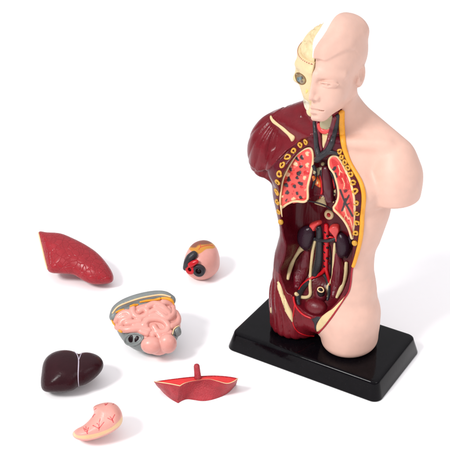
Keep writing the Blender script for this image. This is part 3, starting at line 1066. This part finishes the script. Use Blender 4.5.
tube('psoas_muscle', [(337.6, 254), (339, 266), (338.2, 278), (333.5, 296)], (0.3, 0.62, 0.66, 0.3), muscle, PS, torso, sink=0.48)
tube('lower_rib', [(303.4, 246.5), (299.5, 250), (294.5, 257.5), (290.8, 265), (288.4, 273), (287.4, 279)], (0.34, 0.2, 0.18, 0.24, 0.22, 0.15), muscle, M['bone'], torso, sink=0.35)
tube('lower_rib', [(346.8, 262.4), (346.4, 270), (344.6, 279), (341.4, 289), (337.4, 298)], (0.17, 0.22, 0.24, 0.25, 0.15), muscle, M['bone'], torso, sink=0.2)
bladder = blob('bladder', (316.6, 306), (1.15, 0.8, 0.78), muscle, material('bladder_red', lin(96, 12, 24), 0.36, 0.4, ('noise', 5, 0.03)), torso, sink=0.42)
rc = blob('rectum', (321.4, 294), (0.66, 0.6, 1.0), muscle, material('rectum_maroon', lin(92, 16, 30), 0.3, 0.5), torso, sink=0.3)
inner = lambda p: np.minimum(muscle(p), ell(p, RC_, (0.66, 0.6, 1.0)))
RC_ = lhit(np.array([(321.4, 294.0)]), muscle)[0] + np.array([0, -0.6 * 0.4, 0])
decal('rectum_opening', [(317.3, 288.5), (322, 287), (325.3, 291), (324.4, 296), (319.5, 297), (316.8, 293)], inner, M['dark'], rc, lift=0.05, skirt=0.1)
tube('opening_edge', [(318.3, 288.3), (321.5, 287.6), (323.5, 290.3), (322.8, 292.3), (319.6, 291.8), (317.8, 290)], 0.065, inner, M['cream'], rc, closed=True, sink=-0.6)
HB = [(348, 293), (343.5, 297.5), (339, 302), (332.5, 308.5), (326, 313), (320.3, 318), (316.2, 325.5), (316.6, 332), (319.5, 331), (325, 326), (332, 316.5), (338, 308.5), (343.5, 301)]
decal('hip_bone', HB, both, M['bone'], torso, lift=0.08)
decal('hip_bone', [(278, 281), (280.6, 284.5), (284.4, 295), (288.6, 305), (292.6, 313), (293, 322.5), (289.5, 318.5), (284, 308), (279.8, 295), (277.4, 285.5)], wall_f, M['bone'], torso, lift=0.2)
decal('thigh_bone', [(270, 307.5), (271.4, 307.6), (271.8, 312.5), (270.6, 314.6), (269.8, 311)], wall_f, M['bone'], torso, lift=0.06)
decal('pubic_joint', [(311.5, 319.5), (316, 317), (320.5, 317.2), (319.6, 320), (316.6, 324.5), (316.6, 331.5), (314.4, 329), (313.6, 323)], wall_f, M['grey'], torso, lift=0.07)
tube('cut_edge', [(293.6, 297), (294.6, 303), (297.6, 309), (304, 315), (311, 318)], 0.09, wall_f, M['red'], torso, sink=0.3)
tube('cut_edge', [(294.8, 304), (293.8, 312), (292.6, 322), (297, 331), (306, 335.4), (314, 336)], 0.06, wall_f, M['red'], torso, sink=0.4)
# ------------------------------------------------------------------ stand
def rounded_rect(l, w, r, n=8):
    out = []
    for cx, cy, a0 in ((l - r, w - r, 0), (-l + r, w - r, 90), (-l + r, -w + r, 180), (l - r, -w + r, 270)):
        for i in range(n + 1):
            a = math.radians(a0 + 90 * i / n)
            out.append((cx + r * math.cos(a), cy + r * math.sin(a)))
    return out


def ring_loft(rings, cap_a=True, cap_b=True):
    n = len(rings[0])
    V = [v for r in rings for v in r]
    Q = []
    for k in range(len(rings) - 1):
        for i in range(n):
            j = (i + 1) % n
            Q.append([k * n + i, k * n + j, (k + 1) * n + j, (k + 1) * n + i])
    if cap_a:
        Q.append(list(range(n))[::-1])
    if cap_b:
        Q.append([(len(rings) - 1) * n + i for i in range(n)])
    return V, Q


rings = []
for ins, z in ((0.10, 0.0), (0.0, 0.06), (0.0, 0.16), (BD * 0.75, BH - 0.30), (BD * 0.82, BH - 0.16), (BD + 0.02, BH - 0.05), (BD + 0.16, BH - 0.012), (BD + 0.30, BH)):
    rings.append([(x, y, z) for x, y in rounded_rect(BL / 2 - ins, BW / 2 - ins, 0.85 - ins * 0.4, 8)])
V, Q = ring_loft(rings)
st = link('display_stand', V, Q, M['black'])
st.location = (BX * S, BY * S, 0)
st.rotation_euler = (0, 0, YAW)
tag(st, 'glossy black rectangular display stand with sloping sides under the torso', 'stand')



# ------------------------------------------------------------------ loose organs
class Pillow:
    """solid organ: traced outline, elliptical cross-section of real thickness, flat where it rests on the table"""
    def __init__(self, px, T, Tlow, R, tilt, z0, blur=6, n=4):
        self.px = smooth_line(px, n, True) if n > 1 else np.asarray(px, float)
        self.ras = Raster2D(self.px, 0.4, 14, blur)
        b = self.px[np.argmax(self.px[:, 1])]
        o, d = rays(np.array([b]))
        t = (z0 - o[0, 2]) / d[0, 2]
        self.p0 = (o + t * d)[0]
        self.n = np.array([0, -math.sin(tilt), math.cos(tilt)])
        self.k = 1100 / ((self.p0 - CAMO) @ FWD)
        self.T, self.Tl, self.R = T, Tlow, R
        c = self.px.mean(0)
        o, d = rays(np.array([c]))
        t = ((self.p0 - o[0]) @ self.n) / (d[0] @ self.n)
        self.c = (o + t * d)[0]

    def __call__(self, p):
        d = self.ras(w2px(p)) / self.k
        t = (p - self.p0) @ self.n
        T = np.where(t > 0, self.T, self.Tl)
        a = np.maximum(1 + d / self.R, 0)
        g = (np.sqrt(a * a + (t / T) ** 2) - 1) * min(self.R, self.T)
        return smax(g, 0.02 - p[:, 2], 0.12)

    def box(self, pad=0.5):
        o, d = rays(self.px)
        P = []
        for tt in (self.T + pad, -self.Tl - pad):
            q = self.p0 + self.n * tt
            t = ((q - o) @ self.n) / (d @ self.n)
            P.append(o + t[:, None] * d)
        P = np.concatenate(P)
        lo, hi = P.min(0) - pad, P.max(0) + pad
        lo[2] = -0.2
        return lo, hi


def organ_mesh(f, box, h=0.07):
    return field_mesh(f, box[0], box[1], h, slack=2.6)


# lung
lp = Pillow([(38.3, 232.2), (46.9, 232.2), (60.3, 233.2), (72.6, 238), (84.8, 244.2), (95.8, 251.6), (104.3, 260.3), (111, 270), (113.6, 277.4), (111.5, 282.3), (103, 284.2),
             (93.3, 284.2), (84.8, 281.4), (78.7, 277.6), (72.6, 274.6), (61.6, 273.6), (52, 273), (47.6, 270), (45.2, 261.6), (42, 246.9)], 1.5, 2.2, 2.3, 0.55, 0.7, 5)
org = (lp.c[0], lp.c[1], 0)
lung = empty('lung', org, 0, 'loose wedge shaped red lung with a cracked lobule pattern', 'lung')
V, Q = organ_mesh(lp, lp.box())
link('lobe', V, Q, M['lungskin'], lung, org)
tube('cut_edge', [(38.6, 232.9), (40.4, 240), (42.6, 249), (45.4, 261), (47.4, 268.5)], (0.08, 0.12, 0.12, 0.08), lp, M['cream'], lung, hit=whit, origin=org, sink=0.4)

# heart
o_, d_ = rays(np.array([(202.3, 259.5)]))
hc = (o_ + d_ * ((1.85 - o_[0, 2]) / d_[0, 2]))[0]


def heart_f(p):
    q = p - hc
    ax = np.array([0.2, 0.85, 0.45])
    ax /= np.linalg.norm(ax)
    s = q @ ax
    r = np.sqrt(np.maximum((q * q).sum(1) - s * s, 0))
    k = 1.9 * (1 - 0.05 * s) + 0.09 * np.sin(q[:, 0] * 1.7 + 0.6) * np.sin(q[:, 2] * 1.9 + 0.8)
    g = (np.sqrt((r / k) ** 2 + (s / 2.2) ** 2) - 1) * 1.8
    return smax(g, 0.02 - p[:, 2], 0.15)


horg = (hc[0], hc[1], 0)
heart = empty('heart', horg, 0, 'small pink heart with an orange patch on top and dark vessel openings', 'heart')
V, Q = field_mesh(heart_f, hc - 2.7, hc + 2.7, 0.07)
zh = lambda u, v: (175 + u / 6.92, 230 + v / 6.92)
hp = w2px(V)
PK = lin(212, 148, 137)
hl = [('poly', [zh(88, 122), zh(145, 164), zh(178, 160), zh(218, 132), zh(276, 122), zh(255, 60), zh(150, 40), zh(100, 70)], 0.5, lin(196, 132, 40)),
      ('poly', [zh(92, 108), zh(140, 122), zh(165, 104), zh(215, 100), zh(258, 86), zh(150, 36)], 1.0, lin(128, 70, 52)),
      ('line', [zh(165, 135), zh(180, 118), zh(230, 105), zh(262, 108)], 0.35, lin(190, 30, 30)), ('line', [zh(180, 118), zh(172, 95)], 0.3, lin(190, 30, 30)),
      ('line', [zh(110, 105), zh(130, 92), zh(150, 85)], 0.3, lin(150, 30, 40))]
cc = paint(hp, PK, hl)
back = (V - hc) @ FWD > 0.6
cc[back] = PK
link('heart_body', V, Q, M['vcol'], heart, horg, col=cc)


def vessel(name, px, axis, r, rin, ln, mat):
    c = whit(np.array([px]), heart_f)[0]
    ax = np.asarray(axis, float)
    ax /= np.linalg.norm(ax)
    a = np.cross(ax, (0, 0, 1.0))
    a /= np.linalg.norm(a)
    b = np.cross(a, ax)
    c = c + ax * ln * 0.4
    c[2] = max(c[2], r + 0.05)
    rings = []
    for rr, s in ((r * 0.9, -ln), (r, -ln * 0.5), (r, -0.12), (r * 0.96, -0.04), (r * 0.86, 0.0), (rin * 1.1, 0.0), (rin, -0.04), (rin * 0.95, -0.12)):
        rings.append([c + ax * s + rr * (a * math.cos(t) + b * math.sin(t)) for t in np.linspace(0, 2 * math.pi, 24, endpoint=False)])
    V, Q = ring_loft(rings)
    Q = [q[::-1] for q in Q]
    o = link(name, V, Q, mat, heart, horg, sharp=50)
    disc = [c - ax * 0.1 + rin * 0.97 * (a * math.cos(t) + b * math.sin(t)) for t in np.linspace(0, 2 * math.pi, 24, endpoint=False)]
    disc2 = [q - ax * 0.05 for q in disc]
    V, Q = ring_loft([disc2, disc])
    link('opening', V, Q, M['dark'], o, horg)


vessel('vein_stump', zh(168, 278), (-0.25, -0.9, 0.12), 0.66, 0.3, 0.85, M['grey'])
vessel('artery_stump', zh(112, 268), (-0.5, -0.85, 0.2), 0.56, 0.2, 0.85, M['red'])
tube('great_vein', [zh(140, 172), zh(115, 195), zh(95, 230), zh(82, 262)], (0.42, 0.5, 0.45, 0.3), heart_f, M['grey'], heart, hit=whit, origin=horg, sink=0.2)
tube('artery_arch', [zh(160, 218), zh(138, 228), zh(120, 240)], (0.22, 0.3, 0.3), heart_f, M['red'], heart, hit=whit, origin=horg, sink=-0.4)

# intestines
ip = Pillow([(111.6, 315.6), (114.5, 307.8), (124, 299.2), (138, 293.6), (154, 291), (166, 292), (172.6, 297), (174.4, 304), (178, 313), (180.4, 321), (180.6, 333), (176.4, 343.6),
             (170, 352.6), (160, 356.4), (149, 354.6), (136, 351.6), (125, 344.4), (118, 335.6), (113, 324.4)], 1.5, 2.6, 1.5, 0.62, 0.75, 5)
iorg = (ip.c[0], ip.c[1], 0)
gut = empty('intestines', iorg, 0, 'pink coiled small intestine framed by a grey large bowel', 'intestines')
top_c = resample(smooth_line([(114.6, 316), (117, 309.5), (125, 303.5), (138, 298.6), (153, 295.6), (164, 295.8), (170.4, 299.6)], 6), 2.0, False)
tc3 = whit(top_c, ip)


def colon_f(p):
    f = smin(ip(p) + 0.12, poly_tube(p, tc3 - UPV * 0.05, 0.52), 0.25)
    return smax(f, 0.02 - p[:, 2], 0.1)


V, Q = organ_mesh(colon_f, ip.box(0.8))
colon = link('large_bowel', V, Q, M['colon'], gut, iorg)
PINKP = [(114, 321), (118.5, 314), (127, 309.5), (138, 305.5), (150, 302.3), (162, 300), (170.5, 300.6), (175, 306), (178.8, 314), (181, 322), (180, 331), (174, 334.5),
         (172, 341), (170, 350.5), (160, 355.4), (150, 353.2), (142, 347.5), (144, 338), (141, 334), (130, 332.8), (121, 331), (116, 326.5)]
pink_r = Raster2D(smooth_line(PINKP, 3, True), 0.4, 12, 2)
coils = [([(116.5, 321.5), (119.5, 315.8), (126, 312.5), (130.5, 314.5), (129, 318.5), (123, 320.6), (121, 324.4)], 0.36),
         ([(132.5, 308.5), (133.4, 314), (138.5, 317.8), (145.6, 316), (147.5, 311.5), (143.5, 308.8), (139.5, 311)], 0.35),
         ([(117.5, 326.8), (124, 329.6), (132.5, 329.2), (141, 328.6), (149, 330.6)], 0.36),
         ([(147, 307), (153.5, 304), (160, 305.2), (164.5, 309), (168.5, 313)], 0.36),
         ([(163, 302.4), (168.5, 303), (172.4, 306.5), (172.6, 311)], 0.33),
         ([(150.5, 313), (156, 310.6), (161.5, 314.5), (166.5, 318.4), (171.5, 316), (173.5, 311.4)], 0.35),
         ([(175.5, 313), (178, 318.5), (176.5, 324), (171, 326.5)], 0.36),
         ([(144, 325), (148, 320), (156, 318.8), (164, 321), (168.4, 327), (164.5, 332.5), (157.5, 331.6), (154, 327)], 0.36),
         ([(127, 323.5), (134, 322.6), (140, 321.5)], 0.36),
         ([(152.5, 338), (153, 333.6), (157.4, 333.6), (160, 337.6)], 0.3),
         ([(120, 318.4), (125.4, 316.4), (128, 320)], 0.28), ([(134, 326.2), (140.5, 325.4)], 0.3), ([(155.5, 307.6), (160.5, 310.4), (166, 313.8)], 0.3), ([(150, 316), (155, 315), (159, 317)], 0.28),
         ([(141, 331.6), (147, 334)], 0.3), ([(168.6, 308.4), (170, 311.6)], 0.28), ([(165.6, 335.6), (170.6, 332.6)], 0.3),
         ([(174.5, 328), (176.5, 331.5)], 0.34), ([(138, 324.5), (146, 326)], 0.3)]
c3 = [(whit(resample(smooth_line(c_, 5), 1.6, False), ip), r_) for c_, r_ in coils]
lump = [whit(np.array([q]), ip)[0] for q in ((151.5, 344.6), (167.4, 343))]


def gut_f(p):
    d = pink_r(w2px(p)) / ip.k
    f = smax(ip(p) + 0.02, d, 0.1)
    f = np.maximum(f, (-0.9 - (p - ip.p0) @ ip.n))
    for P_, r_ in c3:
        f = smin(f, poly_tube(p, P_, r_ * 0.9), 0.025)
    for q, rad in zip(lump, ((1.0, 0.75, 0.85), (0.88, 0.75, 1.0))):
        f = smin(f, ell(p, q - UPV * 0.05, rad), 0.06)
    return smax(f, 0.05 - p[:, 2], 0.1)


V, Q = organ_mesh(gut_f, ip.box(0.8), 0.06)
link('small_intestine', V, Q, M['gut'], gut, iorg)
gall = lambda p: np.minimum(colon_f(p), gut_f(p))
tube('bowel_band', [(112.6, 313.2), (117.5, 307), (126, 303), (138, 298.8), (150, 296.2), (162, 294.8), (170.5, 297)], 0.085, gall, M['cream'], colon, hit=whit, origin=iorg, sink=0.35)
for L_, r_ in (([(116, 312.5), (119.5, 311), (124, 309.4)], (0.08, 0.14, 0.08)), ([(130.5, 306.4), (134, 305.6), (138, 304.6)], (0.1, 0.17, 0.08)),
               ([(140, 302), (146, 300.8), (154, 300), (160, 298.6)], (0.08, 0.12, 0.1, 0.14)), ([(162, 298.2), (168, 298.8), (172.4, 301), (173.6, 304.5)], (0.14, 0.16, 0.16, 0.06)),
               ([(111.8, 320), (113.5, 323.5), (115, 325.5)], (0.06, 0.11, 0.05)), ([(119.5, 330.5), (121.6, 331.6)], 0.13)):
    tube('fat_fringe', L_, r_, gall, M['yellow'], gut, hit=whit, origin=iorg, sink=0.35)
tube('bowel_opening_lip', [(124.5, 339), (128, 334.8), (134, 333.6), (141, 334.6), (143.2, 338), (139, 343), (132, 345.2), (126.5, 343.5)], 0.12, gall, M['colon'], colon, hit=whit, origin=iorg, closed=True)
for q in ([(127.6, 339), (129.5, 335.6), (132.6, 334.8), (133.6, 338.5), (132.4, 342.6), (129, 342.8)], [(134.2, 338.6), (136.5, 335.4), (139.2, 336.4), (139, 339.6), (136.6, 342), (134.4, 342.4)]):
    decal('bowel_opening', q, gall, M['dark'], colon, hit=whit, origin=iorg, lift=0.03, skirt=0.2)
decal('bowel_end', [(171.5, 333.5), (174.5, 328.6), (178, 325.6), (180.4, 329), (180.6, 334), (176, 337.5)], gall, M['colon'], colon, hit=whit, origin=iorg, lift=0.2)
tube('bowel_band', [(171.3, 334.2), (173.4, 329.6), (177.5, 325.6)], 0.06, gall, M['cream'], colon, hit=whit, origin=iorg, sink=-1.0)

# liver
vp = Pillow([(41.4, 373.8), (43, 363), (47.4, 356), (55, 351.4), (63.8, 349.8), (72, 350.6), (78, 353), (84, 352), (91, 352.6), (98.6, 355.6), (103.3, 361.4), (103, 368.5),
             (97.6, 375.8), (88.7, 382.8), (79.8, 386.8), (71, 391), (58.5, 392.6), (46.4, 392.2), (41.6, 389.4), (40.6, 381)], 1.75, 2.2, 2.6, 0.5, 0.75, 70)
vorg = (vp.c[0], vp.c[1], 0)
liver = empty('liver', vorg, 0, 'glossy dark brown liver divided by a thin white line', 'liver')


def liver_f(p):
    d = seg_dist(w2px(p), LIG, False) / vp.k
    return vp(p) + 0.06 * np.exp(-(d / 0.3) ** 2)


LIG = smooth_line([(78.6, 352.5), (79, 359), (78.4, 372), (78.6, 387.5)], 4)
V, Q = organ_mesh(liver_f, vp.box())
link('liver_lobes', V, Q, M['liver'], liver, vorg)
tube('ligament', [(73.8, 351.4), (76.6, 354), (78.5, 358.6), (78.6, 365), (78.2, 373), (78.2, 380), (78.6, 386)], (0.03, 0.045, 0.06, 0.06, 0.05, 0.045, 0.03), liver_f, material('ligament_white', lin(176, 164, 178), 0.4, 0.4), liver, hit=whit, origin=vorg, sink=0.2)
tube('ligament', [(82, 352.6), (80.6, 355.4), (79, 359.6)], (0.03, 0.045, 0.045), liver_f, material('ligament_pale', lin(176, 164, 178), 0.4, 0.4), liver, hit=whit, origin=vorg, sink=0.2)

# stomach
sp = Pillow([(72.6, 432.6), (76.6, 428.8), (82.8, 425.6), (87.6, 421.6), (91.8, 416.6), (94, 412), (92.8, 408), (96, 405), (105.2, 402.4), (113.2, 402.9), (118.9, 407), (122.4, 414.4),
             (122, 423), (116.4, 429.4), (107, 435), (94.5, 439.4), (85, 441), (77.6, 439.6), (73.2, 436.8)], 1.45, 1.5, 0.95, 0.7, 0.75, 10)
sorg = (sp.c[0], sp.c[1], 0)
stom = empty('stomach', sorg, 0, 'curved pink stomach painted with branching red vessels above a cream edge', 'stomach')
V, Q = organ_mesh(sp, sp.box(), 0.05)
sv = w2px(V)
zs = lambda u, v: (65 + u / 6.43, 395 + v / 6.43)
BAND = [zs(55, 235), zs(75, 258), zs(130, 260), zs(220, 242), zs(300, 208), zs(348, 165), zs(372, 130), zs(372, 178), zs(315, 222), zs(230, 263), zs(150, 283), zs(85, 278), zs(55, 262)]
RV = lin(186, 26, 40)
sl = [('poly', BAND, 0.4, lin(220, 182, 134)),
      ('line', [zs(85, 292), zs(150, 294), zs(235, 274), zs(318, 234), zs(366, 190)], 0.35, lin(196, 70, 66))]
for L_ in ([(145, 248), (138, 225), (134, 202)], [(145, 248), (122, 222)], [(138, 225), (118, 212)], [(143, 240), (150, 210)],
           [(219, 226), (218, 190), (226, 152)], [(219, 215), (180, 196)], [(219, 215), (250, 175)], [(218, 195), (205, 182)],
           [(312, 176), (305, 158), (320, 125)], [(308, 165), (274, 148)], [(305, 158), (290, 140)],
           [(178, 142), (184, 130), (194, 124)], [(258, 66), (268, 60), (276, 50)], [(268, 60), (255, 58)], [(308, 62), (314, 54)], [(188, 95), (200, 86)]):
    sl.append(('line', [zs(*q) for q in L_], 0.36, RV))
cs = paint(sv, PK, sl)
cs[(V - sp.p0) @ sp.n < -0.55] = PK
link('stomach_body', V, Q, M['vcol'], stom, sorg, col=cs)

# red crescent piece with a peg
top_px = [(154, 381.6), (161, 382.6), (170, 384), (180, 386), (184, 383.6), (190, 381.8), (196, 380.6), (203, 379.6), (210, 379.4), (217, 381.2), (227, 383.6), (234, 381.4), (238, 378.2),
          (231, 376.8), (222, 375.8), (212, 375.4), (200, 376), (188, 377), (176, 378.4), (164, 380)]
bot_px = [(160, 389), (164.5, 394), (171, 399.2), (178, 403.2), (182.5, 400.6), (187, 399.2), (194, 400), (201, 401), (208, 400.6), (216, 398.6), (224, 395.4), (230, 391.4), (236.2, 384.6),
          (228, 385.5), (220, 384.5), (212, 384.5), (200, 385), (188, 385.6), (177, 386.4), (167, 387.6)]


def unz(px, z):
    o, d = rays(np.asarray(px, float))
    return o + d * ((z - o[:, 2]) / d[:, 2])[:, None]


def rs(ring, sharp, n=6):
    R = np.asarray(ring)
    m = len(R)
    out = []
    for i in range(m):
        p1, p2 = R[i], R[(i + 1) % m]
        p0 = p1 if i in sharp else R[i - 1]
        p3 = p2 if (i + 1) % m in sharp else R[(i + 2) % m]
        for t in np.arange(n) / n:
            out.append(0.5 * ((2 * p1) + (-p0 + p2) * t + (2 * p0 - 5 * p1 + 4 * p2 - p3) * t * t + (-p0 + 3 * p1 - 3 * p2 + p3) * t ** 3))
    return np.array(out)


HT = 1.9
T0, B0 = rs(unz(top_px, HT), (0, 3, 12)), rs(unz(bot_px, 0.02), (0, 3, 12))
corg = (float(T0[:, 0].mean()), float(T0[:, 1].mean()), 0)
cres = empty('crescent_piece', corg, 0, 'red crescent shaped piece with rough walls and a short upright peg', 'model part')
mid = T0.mean(0)
rings = [B0 * 0.96 + B0.mean(0) * 0.04, B0]
for t in (0.15, 0.3, 0.45, 0.6, 0.75, 0.88):
    R = B0 * (1 - t) + T0 * t
    sag = np.zeros_like(R)
    nn = len(R)
    ii = np.arange(nn) / 6.0
    wv = np.exp(-((ii - 6.5) / 2.2) ** 2)
    sag[:, 1] += wv * 0.35 * math.sin(math.pi * t)
    out = np.where(ii < 3, 1.0, 0) * 0.12 * math.sin(math.pi * t)
    sag[:, 1] -= out
    jig = np.array([mnoise.noise(Vector(q * 1.6)) for q in R])
    rings.append(R + sag + jig[:, None] * np.array([0, -0.12, 0.05]))
inset = lambda R, d: R + (mid - R) * np.array([d * 0.25, d, 0])
rings += [T0 + np.array([0, 0, -0.06]), T0, inset(T0, 0.09), inset(T0, 0.14) + np.array([0, 0, -0.1])]
V, Q = ring_loft(rings, True, True)
V = np.array(V)
nn = len(T0)
tri = Q.pop()
vs, _, fs, *_ = delaunay_2d_cdt([Vector(V[i][:2]) for i in tri], [], [list(range(len(tri)))], 1, 1e-6)
wall = link('wall', V, Q, M['redwall'], cres, corg, sharp=38)
R5 = inset(T0, 0.11) + np.array([0, 0, -0.05])
ztop = R5[:, 2]
V5 = np.array([(v.x, v.y, HT - 0.05) for v in vs])
F5 = [list(q) for q in fs]
for q in F5:
    a, b, c = (V5[i] for i in q)
    if np.cross(b - a, c - a)[2] < 0:
        q.reverse()
link('top_face', V5, F5, M['brightred'], cres, corg, smooth=False)
tube3('rim_line', T0[:73] + np.array([0, 0.03, 0.0]), (0.03, 0.045, 0.045, 0.035, 0.015, 0.01, 0.01, 0.015, 0.03, 0.045, 0.035), M['cream'], cres, corg)
pg = unz(np.array([(198, 379.2)]), HT - 0.2)[0]
lean = np.array([-0.1, 0.0, 1.45])
tube3('peg', [pg + lean * t for t in np.linspace(0, 1, 8)], (0.34, 0.31, 0.29, 0.28, 0.27), M['redwall'], cres, corg, N=np.repeat([[0, -1.0, 0.1]], 8, 0), sides=16)

# ------------------------------------------------------------------ tabletop
g = 400
tm = material('white_tabletop', (0.96, 0.95, 0.96), 0.6, 0.2, None, var=0.004)
t = link('tabletop', [(-g, -g, 0), (g, -g, 0), (g, g, 0), (-g, g, 0)], [[0, 1, 2, 3]], tm, smooth=False)
tag(t, 'plain white seamless tabletop', 'tabletop', None, 'structure')

# ------------------------------------------------------------------ camera and light
cd = bpy.data.cameras.new('camera')
cam = bpy.data.objects.new('camera', cd)
COL.objects.link(cam)
cam.location = [v * S for v in CAMO]
cam.rotation_euler = (math.pi / 2 - EL, 0, 0)
cd.sensor_width = 36
cd.lens = FPX * 36
cd.clip_start = 0.05
cd.clip_end = 50
SC.camera = cam

w = bpy.data.worlds.new('World')
SC.world = w
w.use_nodes = True
wn, wl = w.node_tree.nodes, w.node_tree.links
bg = wn['Background']
tcw = wn.new('ShaderNodeTexCoord')
sx = wn.new('ShaderNodeSeparateXYZ')
wl.new(tcw.outputs['Generated'], sx.inputs[0])
mrw = wn.new('ShaderNodeMapRange')          # white world glow added as fill light, dimmed at the horizon, brightest overhead
mrw.inputs['From Min'].default_value = 0.0
mrw.inputs['From Max'].default_value = 1.0
mrw.inputs['To Min'].default_value = 0.33
mrw.inputs['To Max'].default_value = 1.3
wl.new(sx.outputs['Z'], mrw.inputs['Value'])
wl.new(mrw.outputs[0], bg.inputs['Strength'])
bg.inputs['Color'].default_value = (0.985, 0.975, 1.0, 1)


def area(name, loc, target, size, power, col=(1, 1, 1)):
    ld = bpy.data.lights.new(name, 'AREA')
    ld.shape = 'SQUARE'
    ld.size = size
    ld.energy = power
    ld.color = col
    o = bpy.data.objects.new(name, ld)
    COL.objects.link(o)
    o.location = loc
    o.rotation_euler = (Vector(target) - Vector(loc)).to_track_quat('-Z', 'Y').to_euler()
    return o


area('key_softbox', (-1.45, -1.4, 1.85), (0.0, -0.15, 0.08), 0.55, 52, (1.0, 0.985, 0.97))
area('fill_softbox', (1.3, -1.6, 1.3), (0.05, -0.2, 0.1), 0.9, 7, (1.0, 0.99, 1.0))

SC.view_settings.view_transform = 'Standard'
SC.view_settings.look = 'None'
SC.view_settings.exposure = 0
SC.view_settings.gamma = 1
